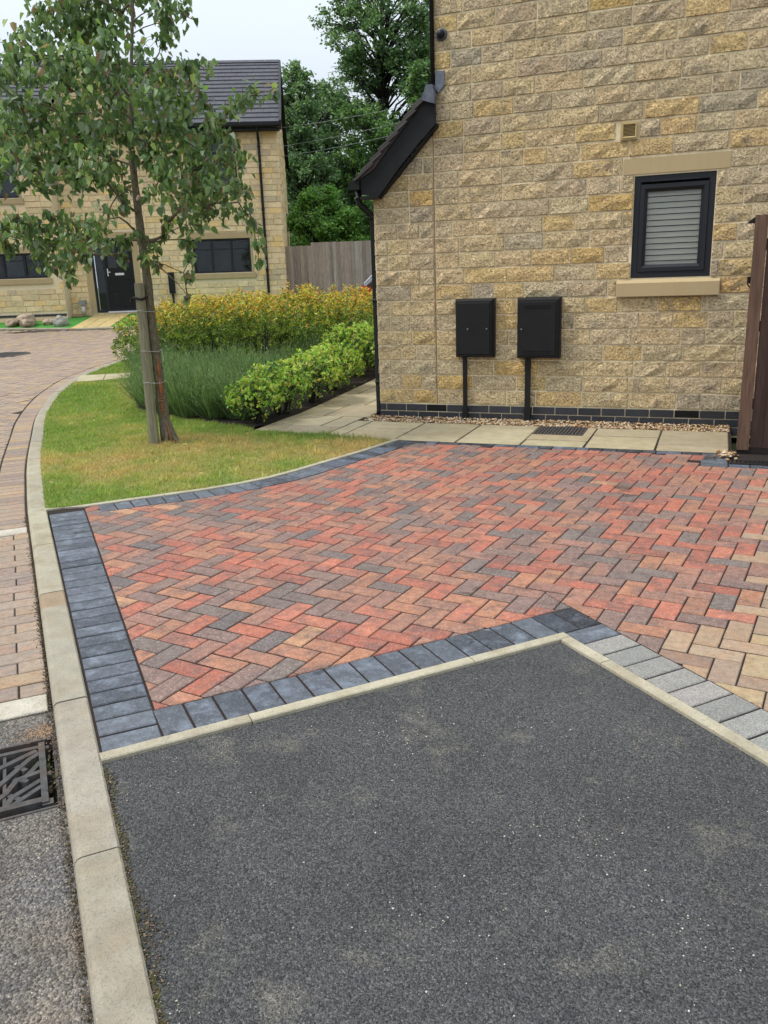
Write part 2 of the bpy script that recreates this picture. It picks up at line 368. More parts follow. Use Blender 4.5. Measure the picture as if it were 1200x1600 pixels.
def glass(name, tint=(.02, .025, .03), alpha=.35):
    m = bpy.data.materials.new(name); m.use_nodes = True; N, L = m.node_tree.nodes, m.node_tree.links
    N.clear(); o = N.new('ShaderNodeOutputMaterial'); t = N.new('ShaderNodeBsdfTransparent'); t.inputs[0].default_value = (.93, .94, .93, 1)
    g = N.new('ShaderNodeBsdfGlossy'); g.inputs['Roughness'].default_value = .03; g.inputs['Color'].default_value = (.9, .95, 1, 1)
    f = N.new('ShaderNodeFresnel'); f.inputs[0].default_value = 1.5; x = N.new('ShaderNodeMixShader')
    ml = N.new('ShaderNodeMath'); ml.operation = 'MULTIPLY_ADD'; ml.inputs[1].default_value = .75; ml.inputs[2].default_value = .0
    L.new(f.outputs[0], ml.inputs[0]); L.new(ml.outputs[0], x.inputs[0]); L.new(t.outputs[0], x.inputs[1]); L.new(g.outputs[0], x.inputs[2]); L.new(x.outputs[0], o.inputs[0])
    return m
M['glass'] = glass('window_glass')

def pieces(parent, name, items, key, limit=300, cam_sort=True, stuffname=None, tilt=None):
    """items: (verts, faces, colour, centre[, mesh_key, matrix]) in the parent's frame.
    The largest in view become objects of their own, the rest one joined part."""
    pm = parent.matrix_world.copy() if parent is not None else Matrix()
    def score(it):
        c = it['score'] if 'score' in it else 1
        w = (pmw @ Vector(it['c'])) - CAM
        z = w.dot(Fw)
        if z < .1: return 1e9
        u, v = abs(w.dot(Rv)/z), abs(w.dot(Uv)/z)
        pen = 1.0 if (u < .50 and v < .66) else 1e6
        return z*pen/c
    pmw = WM(parent)
    items = sorted(items, key=score) if cam_sort else items
    single, rest = items[:limit], items[limit:]
    cache = pieces.cache
    for it in single:
        c = Vector(it['c'])
        if it.get('mk'):
            k = (name, key, it['mk'])
            if k not in cache:
                mb = MB(); mb.add(it['v'], it['f']); cache[k] = mb.mesh(name, M[key+'_o'])
            o = link(name, cache[k], parent); o.matrix_local = it['mx'] if 'mx' in it else Matrix.Translation(c)
        else:
            mb = MB(); mb.add([Vector(p)-c for p in it['v']], it['f']); o = mb.build(name, M[key+'_o'], parent); o.location = c
        o.color = (*it['col'], 1)
    if rest:
        mb = MB()
        for it in rest:
            vv = [it['mx'] @ Vector(p) for p in it['v']] if it.get('mk') else it['v']
            mb.add(vv, it['f'], 0, it['col'])
        o = mb.build(stuffname or (name+'_field'), M[key+'_a'], parent); o['kind'] = 'stuff'
pieces.cache = {}
def WM(o):
    m = Matrix()
    while o is not None:
        m = Matrix.LocRotScale(o.location, o.rotation_euler, o.scale) @ m; o = o.parent
    return m

def chamfer_block(poly, z0, z1, ch=.004, jitter=0):
    """block with a chamfered top; poly counter-clockwise"""
    n = len(poly); A = area(poly)
    if A < 0: poly = poly[::-1]
    cx = sum(p[0] for p in poly)/n; cy = sum(p[1] for p in poly)/n
    ins = []
    for i in range(n):
        a, b, c = np.array(poly[i-1]), np.array(poly[i]), np.array(poly[(i+1) % n])
        d1 = (b-a)/max(np.linalg.norm(b-a), 1e-6); d2 = (c-b)/max(np.linalg.norm(c-b), 1e-6)
        n1 = np.array((-d1[1], d1[0])); n2 = np.array((-d2[1], d2[0])); s = n1+n2; q = s/max(1e-3, 1+n1.dot(n2))
        if np.linalg.norm(q) > 3: q = q/np.linalg.norm(q)*3
        ins.append(b+q*ch)
    V = [(p[0], p[1], z0) for p in poly]+[(p[0], p[1], z1-ch) for p in poly]+[(p[0], p[1], z1) for p in ins]
    Fs = [tuple(range(2*n, 3*n))]
    for i in range(n):
        j = (i+1) % n; Fs += [(i, j, n+j, n+i), (n+i, n+j, 2*n+j, 2*n+i)]
    return V, Fs
def inset(poly, d):
    """shrink a convex polygon by d on every side (removes the joint)"""
    if area(poly) < 0: poly = poly[::-1]
    out = list(poly); n = len(poly)
    src = list(poly)
    for i in range(n):
        a, b = np.array(src[i]), np.array(src[(i+1) % n]); L_ = np.linalg.norm(b-a)
        if L_ < 1e-5: continue
        dd = (b-a)/L_; nn = np.array((-dd[1], dd[0]))*d
        out = clip(out, tuple(a+nn), tuple(b+nn), True)
        if len(out) < 3: return []
    q = []
    for p in out:
        if not q or (abs(p[0]-q[-1][0])+abs(p[1]-q[-1][1])) > .002: q.append(p)
    if len(q) > 2 and (abs(q[0][0]-q[-1][0])+abs(q[0][1]-q[-1][1])) <= .002: q.pop()
    return q if len(q) > 2 else []
def vary(c, a=.1):
    k = 1+random.uniform(-a, a); return tuple(min(.9, max(.003, v*k*(1+random.uniform(-.018, .018)))) for v in c)
# ================================================================== THE SETTING
RT2 = math.sqrt(2)
def SN(s, n, z=0): return ((s+n)/RT2, (n-s)/RT2, z)      # kerb frame: s along the kerb, n across it
# ---- far ground
mb = MB(); xs = [-400, -150, -60]+list(np.arange(-30, 22, 2.0))+[22, 60, 150, 400]; ys = [-200, -60, -20]+list(np.arange(-12, 42, 2.0))+[42, 100, 250, 700]
mb.v = [(x, y, T(x, y)-.16) for y in ys for x in xs]; nx = len(xs)
mb.f = [(j*nx+i, j*nx+i+1, (j+1)*nx+i+1, (j+1)*nx+i) for j in range(len(ys)-1) for i in range(nx-1)]; mb.m = [0]*len(mb.f)
struct('ground', mb, M['ground'])

def sheet(poly, dz, step=.5):
    """flat-shaded sheet over a polygon following the terrain"""
    P = np.array(poly); x0, y0 = P.min(0); x1, y1 = P.max(0); mb = MB()
    gx = np.arange(x0, x1+step, step); gy = np.arange(y0, y1+step, step)
    for i in range(len(gx)-1):
        strip = clip([tuple(p) for p in poly], (gx[i], y0-1), (gx[i], y1+1), False)
        if len(strip) < 3: continue
        strip = clip(strip, (gx[i+1], y0-1), (gx[i+1], y1+1), True)
        if len(strip) < 3: continue
        for j in range(len(gy)-1):
            c = clip(strip, (x0-1, gy[j]), (x1+1, gy[j]), True)
            if len(c) < 3: continue
            c = clip(c, (x0-1, gy[j+1]), (x1+1, gy[j+1]), False)
            if len(c) < 3 or abs(area(c)) < 1e-5: continue
            if area(c) < 0: c = c[::-1]
            mb.add([(x, y, T(x, y)+dz) for x, y in c], [tuple(range(len(c)))])
    return mb

# ---- kerb (outer = road side) ------------------------------------------------
KZ = .004
def nK(s): return -3.600+.0098*(s-2.2)
k_out = [SN(s, nK(s))[:2] for s in (9, 7.5, 6.15, 5.2, 4.2, 3.1, 2.2)]+[(-1.56, -3.52), (-2.29, -2.76), (-3.23, -1.72), (-4.13, -.7), (-4.99, .45), (-5.66, 1.55), (-6.0, 2.26), (-6.36, 3.35), (-6.6, 4.5), (-6.72, 5.6), (-6.6, 6.7), (-5.9, 7.6)]
k_out = catmull(k_out, 5); KL = arclen(k_out)
KW = .121
k_in = offset(k_out, KW)
def s_of(x, y): return (x-y)/RT2
kerb = MB(); kerb.box(-.001, .001, -.001, .001, -.3, -.298)
kerb_o = struct('kerb', sheet([tuple(p) for p in offset(k_out, .01)]+[tuple(p) for p in offset(k_out, KW-.01)][::-1], -.02, 60) if False else kerb, M['joint_dark'])
s0 = s_of(*k_out[0])
joints = [s0-v for v in (6.97, 6.152, 5.219, 4.206, 3.99, 3.115, 2.166)]
joints = [0]+joints; 
while joints[-1] < KL[-1]-.9: joints.append(joints[-1]+.92)
prof = [(0, -.15), (0, -.022), (.004, -.008), (.012, KZ-.003), (.024, KZ), (KW-.006, KZ), (KW, KZ-.006), (KW, -.15)]
items = []
kcols = [alb((182, 174, 152), .70), alb((188, 180, 158), .71), alb((175, 168, 149), .68)]
for i in range(len(joints)-1):
    a, b = joints[i]+.003, joints[i+1]-.003
    nseg = 1 if joints[i] < 8.2 else 2
    ts = np.linspace(a, b, nseg+1+1); V = []; Fs = []
    dz = random.uniform(-.002, .002)
    for t in ts:
        p, d = at_len(k_out, KL, t); r = np.array((d[1], -d[0]))
        for w, z in prof:
            q = p+r*w; V.append((q[0], q[1], T(*q)+z+dz))
    n = len(prof)
    for k in range(len(ts)-1):
        for j in range(n-1): Fs.append((k*n+j, (k+1)*n+j, (k+1)*n+j+1, k*n+j+1))
    Fs += [tuple(range(n)), tuple(range((len(ts)-1)*n, len(ts)*n))[::-1]]
    cc = np.mean(V, axis=0); cl_ = random.choice(kcols)
    if abs(joints[i]-(s0-4.206)) < .01: cl_ = alb((172, 150, 122), .72)
    items.append(dict(v=V, f=Fs, col=vary(cl_, .07), c=tuple(cc)))
pieces(kerb_o, 'kerb_stone', items, 'kerb_stone')
# ---- bedding under kerb and blocks
# ---- asphalt drive -----------------------------------------------------------
APEX = np.array((2.808, -5.055)); C0 = np.array((1.551, -6.428))
bd = (APEX-C0)/np.linalg.norm(APEX-C0); rd = np.array((math.cos(math.radians(-43.2)), math.sin(math.radians(-43.2))))
PINW = .052
def line_int(p, d, q, e):
    A = np.array([[d[0], -e[0]], [d[1], -e[1]]]); t = np.linalg.solve(A, q-p); return p+t[0]*d
pb = np.array((bd[1], -bd[0])); pr = np.array((-rd[1], rd[0]))*-1            # towards the asphalt
apin = line_int(C0+pb*PINW, bd, APEX+pr*PINW, rd)
kin0 = np.array(SN(5.65, nK(5.65)+KW-.004)[:2]); kin1 = np.array(SN(9, nK(9)+KW-.004)[:2]); kd = np.array((1, -1))/RT2
c_in = line_int(C0+pb*PINW, bd, kin0, kd)
REND = APEX+rd*6
far = [tuple(kin0+kd*3.4), (7.5, -12), tuple(REND+pr*PINW+rd*1)]
def shrinkz(mb): return mb
asph = sheet([tuple(c_in), tuple(kin1), (8.5, -12), tuple(REND+pr*PINW), tuple(apin)][::1], -.008, 1.0)
struct('asphalt_driveway', asph, M['asphalt'])
# ---- bedding sheet under all the blocks, kept below them
bed_poly = [(-.84, -4.07), tuple(C0+pb*.02), tuple((APEX+apin)/2), tuple(REND+pr*.02), (7.6, -1.0), (.62, -1.10), (.36, -2.3), (.02, -3.1), (-.42, -3.64)]
bedm = sheet(bed_poly, -.0042, 2.0)
drv = struct('block_driveway', bedm, M['joint_sand'])

# ---- block driveway: brindle herringbone -------------------------------------
TH = math.radians(-7.9); PW = .1009; OF = np.array((.0315, .0436))
e1 = np.array((math.cos(TH), math.sin(TH))); e2 = np.array((-math.sin(TH), math.cos(TH)))
def HW(i, j): return e1*(i*PW+OF[0])+e2*(j*PW+OF[1])
EB = .205                                                                    # edging block length + joint
L_in = line_int(np.array(SN(0, -3.24)[:2]), kd, C0-pb*EB, bd)                # inner corner bottom left
ap_in = APEX+bd*EB-rd*EB
g_pin = catmull([(-.86, -4.085), (-.823, -4.055), (-.435, -3.628), (-.06, -3.22), (.191, -2.80), (.344, -2.28), (.486, -1.777), (.61, -1.22)], 5)
g_in = offset(g_pin, PINW); g_blk = offset(g_in, EB)
TY0, TY1 = -1.228, -1.335
top_left = np.array(SN(2.36, -3.24)[:2])
drive = [tuple(L_in), tuple(C0+bd*.0+(-pb)*0+0)]
gb = [p for p in g_blk if p[1] > -3.78 and p[1] < TY1-.01]
drive = [tuple(L_in)]+[tuple(APEX-pb*EB)]+[tuple(APEX+bd*EB-rd*EB+rd*0)]+[tuple(APEX+bd*EB)]+[tuple(APEX+bd*EB+rd*5.5), (8, -6), (8, -1.73), (3.27, -1.73), (3.27, TY1), (gb[-1][0]+.02, TY1)]+gb[::-1]
# left boundary joins the soldier course beside the kerb
gl0 = line_int(np.array(gb[0]), np.array(gb[1])-np.array(gb[0]), np.array(SN(0, -3.24)[:2]), kd)
drive = drive+[tuple(gl0)]
RED = [((180, 106, 84), 6), ((188, 116, 92), 3.5), ((166, 98, 80), 5), ((156, 114, 98), 6), ((138, 112, 102), 6), ((122, 108, 102), 4), ((168, 120, 98), 6), ((108, 100, 98), 1.2), ((186, 140, 104), .5), ((176, 122, 94), 4)]
BUFF = [((178, 155, 130), 3), ((166, 144, 124), 3), ((176, 150, 124), 2), ((184, 162, 128), .6), ((150, 128, 114), 2)]
def pick(pal, k=.70, va=.075):
    c = random.choices([p[0] for p in pal], [p[1] for p in pal])[0]; return vary(alb(c, k), va)
def bound_x(y): return float(np.interp(y, [-9, -5.06, -4.7, -4, -3, -2], [-.4, 3.2, 3.45, 3.62, 3.68, 3.72]))
def fits(poly, box):
    """box polygon against a (mostly convex-edged) region: all corners inside?"""
    return inpoly(np.array(box), poly).all()
# boundary lines used for clipping, each with the inside on its left
def linep(a, b): return (tuple(a), tuple(b))
cl_lines = [linep(SN(0, -3.24)[:2], SN(8, -3.24)[:2])]
segs = [(gb[i], gb[i+1]) for i in range(len(gb)-1)]
it_red = []; it_buff = []
dp = np.array(drive)
def herring(i0, i1, j0, j1, fn):
    for i in range(i0, i1):
        for j in range(j0, j1):
            m = (i-j) % 4
            if m == 1: fn(i, j, 2, 1)
            elif m == 0: fn(i, j, 1, 2)
def clip_to(box, poly_lines):
    for a, b in poly_lines:
        box = clip(box, a, b, True)
        if len(box) < 3: return []
    return box
def near_lines(cx, cy):
    ls = [linep(SN(0, -3.24)[:2], SN(8, -3.24)[:2])]                       # right side of the kerb line: inside is left of direction? checked below
    return ls
def clip_block(box, part=0):
    """cut a block to the drive outline"""
    c = np.mean(box, axis=0)
    lines = []
    # soldier course beside kerb: inside is n > -3.24
    a, b = SN(8, -3.24)[:2], SN(0, -3.24)[:2]; lines.append((b, a))
    # bottom edge (B) and right edge (R) make a notch: use whichever side the block centre is on
    if (c-APEX)@rd < -.0 or (c-APEX)@bd > EB and (c-APEX)@rd < 0:
        if (c-APEX)@rd < -EB*.0:
            pass
    dR = (c-APEX)@bd-EB          # distance above the R strip's outer edge
    dB = -((c-APEX)@rd)-EB       # distance above the B strip's edge
    pB = C0-pb*EB
    lR = (tuple(APEX+bd*EB+rd*5), tuple(APEX+bd*EB-rd*5)); lB_ = (tuple(pB+bd*9), tuple(pB-bd*9))
    if part == 0: lines.append(lR if dR > dB else lB_)
    elif part == 1: lines.append(lR)
    else: lines.append(lB_)
    # grass side curve: nearest segment
    if c[1] > -3.95 and c[0] < 1.6:
        mids = [((p[0]+q[0])/2, (p[1]+q[1])/2) for p, q in segs]
        k = int(np.argmin([math.hypot(m_[0]-c[0], m_[1]-c[1]) for m_ in mids]))
        p, q = segs[k]; lines.append((q, p))
    if c[0] < 3.27+.0: lines.append(((9, TY1), (-9, TY1)))
    else: lines.append(((9, -1.73), (-9, -1.73)))
    bx = box
    for a, b in lines:
        # orient so that the drive's own middle is on the left
        mid = (2.0, -3.2) if c[0] < 3.3 else (4.5, -3.6)
        side = (b[0]-a[0])*(mid[1]-a[1])-(b[1]-a[1])*(mid[0]-a[0])
        bx = clip(bx, a, b, side > 0)
        if len(bx) < 3: return []
    if part == 2 and len(bx) > 2:
        qa, qb = tuple(APEX+bd*(EB-.001)+rd*5), tuple(APEX+bd*(EB-.001)-rd*5)
        sd2 = (qb[0]-qa[0])*(C0[1]-qa[1])-(qb[1]-qa[1])*(C0[0]-qa[0])
        bx = clip(bx, qa, qb, sd2 > 0)
    return bx if len(bx) > 2 else []
WORN = {}
def worn_block(w, h, vr):
    """block with slightly chipped, uneven arrises"""
    if (w, h, vr) not in WORN:
        lx, ly = w*PW/2-.0028, h*PW/2-.0043; pl = []
        C4 = [(-lx, -ly), (lx, -ly), (lx, ly), (-lx, ly)]
        for k in range(4):
            a, b = np.array(C4[k]), np.array(C4[(k+1) % 4]); L_ = np.linalg.norm(b-a); m_ = 3 if L_ > .15 else 2; nn = np.array((-(b-a)[1], (b-a)[0]))/L_
            for q in range(m_):
                f_ = (q+(random.uniform(-.15, .15) if q else 0))/m_; pl.append(tuple(a+(b-a)*f_+nn*(random.uniform(-.0004, .0016) if q else random.uniform(0, .0016))))
        WORN[(w, h, vr)] = chamfer_block(pl, -.05, 0, .0032)
    return WORN[(w, h, vr)]
def add_block(i, j, w, h, part=0):
    q = [HW(i, j), HW(i+w, j), HW(i+w, j+h), HW(i, j+h)]
    c = (q[0]+q[2])/2
    if c[0] > 6.2 or c[1] < -8.2: return
    if c[0] < 3.35 and c[1] > -1.3: return
    raw = [tuple(p) for p in q]
    if part == 0 and np.linalg.norm(c-(APEX+bd*EB-rd*EB)) < .13:
        add_block(i, j, w, h, 1); add_block(i, j, w, h, 2); return
    cb = clip_block(raw, part)
    if len(cb) < 3 or abs(area(cb)) < .0003: return
    full = abs(abs(area(cb))-2*PW*PW) < 1e-5
    dz = max(-.0012, min(.0018, random.gauss(0, .0008))); tilt = (random.uniform(-.009, .009), random.uniform(-.009, .009))
    isred = c[0] < bound_x(c[1])+random.uniform(-.07, .05)
    colr = pick(RED) if isred else pick(BUFF)
    if full:
        vr = random.randint(0, 5); V, Fs = worn_block(w, h, vr)
        mx = Matrix.Translation((c[0], c[1], dz)) @ Matrix.Rotation(TH+random.gauss(0, .006), 4, 'Z') @ Matrix.Rotation(tilt[0], 4, 'X') @ Matrix.Rotation(tilt[1], 4, 'Y')
        it = dict(v=V, f=Fs, col=colr, c=(c[0], c[1], 0), mk=(w, h, vr), mx=mx)
    else:
        ip = inset(cb, .0030)
        if len(ip) < 3 or abs(area(ip)) < .00012: return
        V, Fs = chamfer_block(ip, -.05, dz, .0032)
        it = dict(v=V, f=Fs, col=colr, c=(c[0], c[1], 0), score=abs(area(ip))/.02)
    (it_red if isred else it_buff).append(it)
herring(-25, 75, -95, -5, add_block)
pieces(drv, 'paving_block', it_red, 'paver', 300)
buff = MB(); buff.box(4.6, 4.602, -4, -3.998, -.2, -.198)
buff_o = struct('buff_driveway', buff, M['joint_sand'])
pieces(buff_o, 'paving_block', it_buff, 'buff_paver', 300)

# ---- dark edging blocks ------------------------------------------------------
edg = MB(); edg.box(1.2, 1.202, -5.5, -5.498, -.2, -.198)
edg_o = struct('driveway_edging', edg, M['joint_sand'])
DARK = [((95, 100, 108), 5), ((87, 92, 100), 4), ((79, 83, 91), 3), ((104, 109, 117), 3), ((68, 71, 77), 1.0)]
BLACKS = [((44, 46, 52), 3), ((60, 64, 72), 3), ((90, 98, 112), 2)]
its = []
def edge_block(quad, pal=DARK, k=.62, coll=None, gap=.0042):
    ip = inset([tuple(p) for p in quad], gap)
    if len(ip) < 3: return
    V, Fs = chamfer_block(ip, -.05, random.gauss(.0004, .0010), .0034)
    c = np.mean(np.array(quad), axis=0)
    (coll if coll is not None else its).append(dict(v=V, f=Fs, col=pick(pal, k), c=(c[0], c[1], 0)))
def qstrip(p, d, nrm, a, b, w0, w1): return [p+d*a+nrm*w0, p+d*b+nrm*w0, p+d*b+nrm*w1, p+d*a+nrm*w1]
# L: beside the kerb
sA = 2.29; sB = (C0[0]-C0[1])/RT2; nn_ = 30; kp = np.array((1, 1))/RT2
for k in range(nn_):
    a, b = sA+(sB-sA)*k/nn_, sA+(sB-sA)*(k+1)/nn_
    nL = lambda s_: nK(s_)+KW+.004
    p0, p1 = np.array(SN(a, nL(a))[:2]), np.array(SN(b, nL(b))[:2]); q0, q1 = np.array(SN(a, -3.24)[:2]), np.array(SN(b, -3.24)[:2])
    quad = [p0, p1, q1, q0]
    if k == nn_-1:      # last block is cut along the bottom edge
        quad = [p0, line_int(p0, kd, C0, bd), line_int(q0, kd, C0, bd), q0]
    if k == 0:
        quad = [line_int(p1, kd, np.array(g_in[1]), np.array(g_in[5])-np.array(g_in[1])), p1, q1, line_int(q1, kd, np.array(g_in[1]), np.array(g_in[5])-np.array(g_in[1]))]
    edge_block(quad, gap=.0058)
# B: bottom edge
L0 = (line_int(C0, bd, np.array(SN(0, -3.24)[:2]), kd)-C0)@bd; Lt = np.linalg.norm(APEX-C0)+EB; nb = int(round((Lt-L0)/.1085))
for k in range(nb):
    a, b = L0+(Lt-L0)*k/nb, L0+(Lt-L0)*(k+1)/nb
    edge_block(qstrip(C0, bd, -pb, a, b, 0, EB), BLACKS[:2] if k >= nb-2 else DARK)
# R: right edge, one blue-grey block then pale granite
edge_block(qstrip(APEX, rd, bd, 0.002, .125, 0, EB))
gr = []
for k in range(40):
    edge_block(qstrip(APEX, rd, bd, .125+k*.1165, .125+(k+1)*.1165, 0, EB), [((150, 147, 141), 1), ((142, 139, 134), 1), ((156, 152, 146), 1)], .70, gr)
# G: along the grass
GL = arclen(g_in); gp = GL[2]+.02
gs = []; g2 = offset(g_in, EB-.004)
start = next(i for i, p in enumerate(g_in) if (p[0]+p[1])/RT2 > -3.235)
gp = GL[start]-.03; nG = int(round((GL[-1]-gp)/.112)); G2L = arclen(g2)
for k in range(nG):
    a, b = gp+(GL[-1]-gp)*k/nG, gp+(GL[-1]-gp)*(k+1)/nG
    pa, da = at_len(g_in, GL, a); pb_, db = at_len(g_in, GL, b); ra = np.array((da[1], -da[0])); rb = np.array((db[1], -db[0]))
    edge_block([pa, pa+ra*(EB-.006), pb_+rb*(EB-.006), pb_], DARK if k < nG-10 else BLACKS)
# T: half blocks along the flags, and the little return by the fence
x = .83
while x < 3.26:
    w = .11 if random.random() < .75 else .2
    edge_block([np.array(p) for p in [(x, TY1), (min(x+w, 3.268), TY1), (min(x+w, 3.268), TY0), (x, TY0)]], BLACKS); x += w+.001
for k in range(4):
    y0 = -1.725+k*.1225
    edge_block([np.array(p) for p in [(3.27, y0), (3.468, y0), (3.468, y0+.1225), (3.27, y0+.1225)]], DARK)
x = 3.47
for k in range(20):
    edge_block([np.array(p) for p in [(x, -1.728), (x+.15, -1.728), (x+.15, -1.622), (x, -1.622)]], BLACKS if k < 2 else [((150, 152, 148), 1), ((90, 96, 106), 1)]); x += .151
pieces(edg_o, 'edging_block', its, 'edge_block')
pieces(edg_o, 'granite_block', gr, 'granite_block')

# ---- pin kerbs (narrow concrete edging) --------------------------------------
pk = MB(); pk.box(2.8, 2.801, -5.1, -5.099, -.2, -.198); pk_o = struct('edging_kerb', pk, M['joint_sand'])
its = []
def pin_piece(pl, w, a, b, top=.006):
    L_ = arclen(pl); n = max(1, int((b-a)/.25)); V = []; Fs = []
    pr_ = [(0, -.12), (0, top-.004), (.004, top), (w-.004, top), (w, top-.004), (w, -.12)]; m_ = len(pr_)
    for t in np.linspace(a+.002, b-.002, n+1):
        p, d = at_len(pl, L_, t); r = np.array((d[1], -d[0]))
        for ww, z in pr_: q = p+r*ww; V.append((q[0], q[1], z))
    for k in range(n):
        for j in range(m_-1): Fs.append((k*m_+j, (k+1)*m_+j, (k+1)*m_+j+1, k*m_+j+1))
    Fs += [tuple(range(m_)), tuple(range(n*m_, (n+1)*m_))[::-1]]
    its.append(dict(v=V, f=Fs, col=vary(alb((192, 184, 160), .76), .05), c=tuple(np.mean(V, axis=0))))
lB = [tuple(C0+bd*.0), tuple(APEX+(apin-APEX)*0)]
startB = line_int(C0, bd, kin0, kd); LB = np.linalg.norm(APEX-startB)
for a, b in ((0, .50), (.50, 1.40), (1.40, LB)): pin_piece([tuple(startB), tuple(APEX)], PINW-.002, a, b)
for a, b in ((0, .30), (.30, 1.2), (1.2, 2.1), (2.1, 3.0), (3, 3.9), (3.9, 4.8)): pin_piece([tuple(APEX), tuple(REND)], PINW-.002, a+(PINW+.001 if a == 0 else 0), b)
gpl = [p for p in g_pin]
GPL = arclen(gpl)
for k in range(4): pin_piece(gpl, PINW-.004, GPL[-1]*k/4, GPL[-1]*(k+1)/4, .008)
pieces(pk_o, 'edging_stone', its, 'kerb_stone')

# ---- block road --------------------------------------------------------------
RZ = -.032
chan_out = offset(k_out, -.215)
i_c = next(i for i, p in enumerate(k_out) if s_of(*p) < 2.52)
far_kerb = [(-24, 5.2), (-16.5, 7.75), (-14.0, 8.52), (-11.875, 8.98), (-10.38, 9.5), (-9.13, 10.04), (-7.9, 11.6), (-7.0, 13.6), (-5.9, 14.5), (2, 17.5)]
road_poly = [SN(5.2, -3.55)[:2], SN(2.3, -3.58)[:2]]+[tuple(p) for p in k_out[i_c:]]+[(-5.2, 8.0), (-.4, 9.6), (3, 11)]+[(3, 17.5)]+far_kerb[::-1][1:]+[(-24, -12), SN(5.2, -16)[:2]]
rs = sheet([tuple(p) for p in road_poly], RZ-.0048, 1.0)
road = struct('block_road', rs, M['joint_dark'])
ROADC = [((178, 158, 138), 5), ((172, 154, 138), 4), ((184, 162, 134), 2), ((160, 144, 132), 3), ((190, 166, 124), .7)]
its = []
# rows between the two flush concrete strips
nr = 21; s1, s2 = 2.685, 5.04
for r in range(nr):
    a, b = s1+(s2-s1)*r/nr, s1+(s2-s1)*(r+1)/nr
    n1 = nK((a+b)/2)-.008; first = True
    while n1 > -7.4:
        w = (.105 if (first and r % 2 == 0) else .205) if not first or r % 2 == 0 else .205
        if first and r % 2 == 0: w = .105 if r > 8 else .09
        if first and r % 2: w = .205
        q = [SN(a, n1-w)[:2], SN(b, n1-w)[:2], SN(b, n1)[:2], SN(a, n1)[:2]]
        ip = inset(q, .0032); V, Fs = chamfer_block(ip, RZ-.05, RZ+random.gauss(0, .001), .0035)
        c = np.mean(np.array(q), axis=0); its.append(dict(v=V, f=Fs, col=pick(ROADC, .66), c=(c[0], c[1], RZ)))
        n1 -= w; first = False
# soldier channel along the kerb
L1 = next(l for l, p in zip(KL, k_out) if s_of(*p) <= 2.55); t = s0-2.51
while t < KL[-1]-.2:
    pa, da = at_len(k_out, KL, t); pb_, db = at_len(k_out, KL, t+.111)
    ra = np.array((-da[1], da[0])); rb = np.array((-db[1], db[0]))
    q = [pa+ra*.012, pb_+rb*.012, pb_+rb*.214, pa+ra*.214]
    ip = inset([tuple(p) for p in q], .004)
    if len(ip) > 2:
        c = np.mean(np.array(q), axis=0); tz = T(*c)
        V, Fs = chamfer_block(ip, -.05, 0, .005); V = [(x, y, z+T(x, y)+RZ) for x, y, z in V]
        its.append(dict(v=V, f=Fs, col=pick(ROADC, .66), c=(c[0], c[1], tz+RZ)))
    t += .111
ch2 = np.array([tuple(p) for p in offset(k_out, -.222)])
hb_poly = [SN(2.52, -3.81)[:2]]+[tuple(p) for p in ch2[i_c:]]+[(-5.2, 8.4), (-.4, 9.9), (-.4, 16)]+[(-5.9, 14.4), (-7.0, 13.5), (-7.95, 11.5), (-9.13, 9.97), (-10.38, 9.42), (-11.875, 8.9), (-14, 8.44), (-20, 6.4), (-20, -6), SN(2.52, -12)[:2]]
hbp = np.array(hb_poly)
small = []
cand = []
def rb(i, j, w, h):
    cand.append((i, j, w, h))
herring(-200, 0, -60, 145, rb)
cd_ = np.array(cand, float); P_ = np.c_[(cd_[:, 0]+cd_[:, 2]/2)*.1045, (cd_[:, 1]+cd_[:, 3]/2)*.1045]
ins = inpoly(P_, hbp); Wv = np.c_[P_, Tn(P_)]-np.array(CAM)
zc = Wv @ np.array(Fw); uu = Wv @ np.array(Rv)/zc; vv = Wv @ np.array(Uv)/zc
chan = np.array([SN(v, -3.812)[:2] for v in (2.52, 2.2)]+[tuple(p) for p in ch2[i_c+1:]])
cm = (chan[1:]+chan[:-1])/2
near = (np.hypot(P_[:, None, 0]-cm[None, :, 0], P_[:, None, 1]-cm[None, :, 1]).min(1) < .45) & (P_[:, 1] < 9)
ok = (ins | near) & (zc > .5) & (uu > -.95) & (uu < .0) & (vv < .3)
seg_s, seg_n = (P_[:, 0]-P_[:, 1])/RT2, (P_[:, 0]+P_[:, 1])/RT2
mk = (9.68, 4.1)
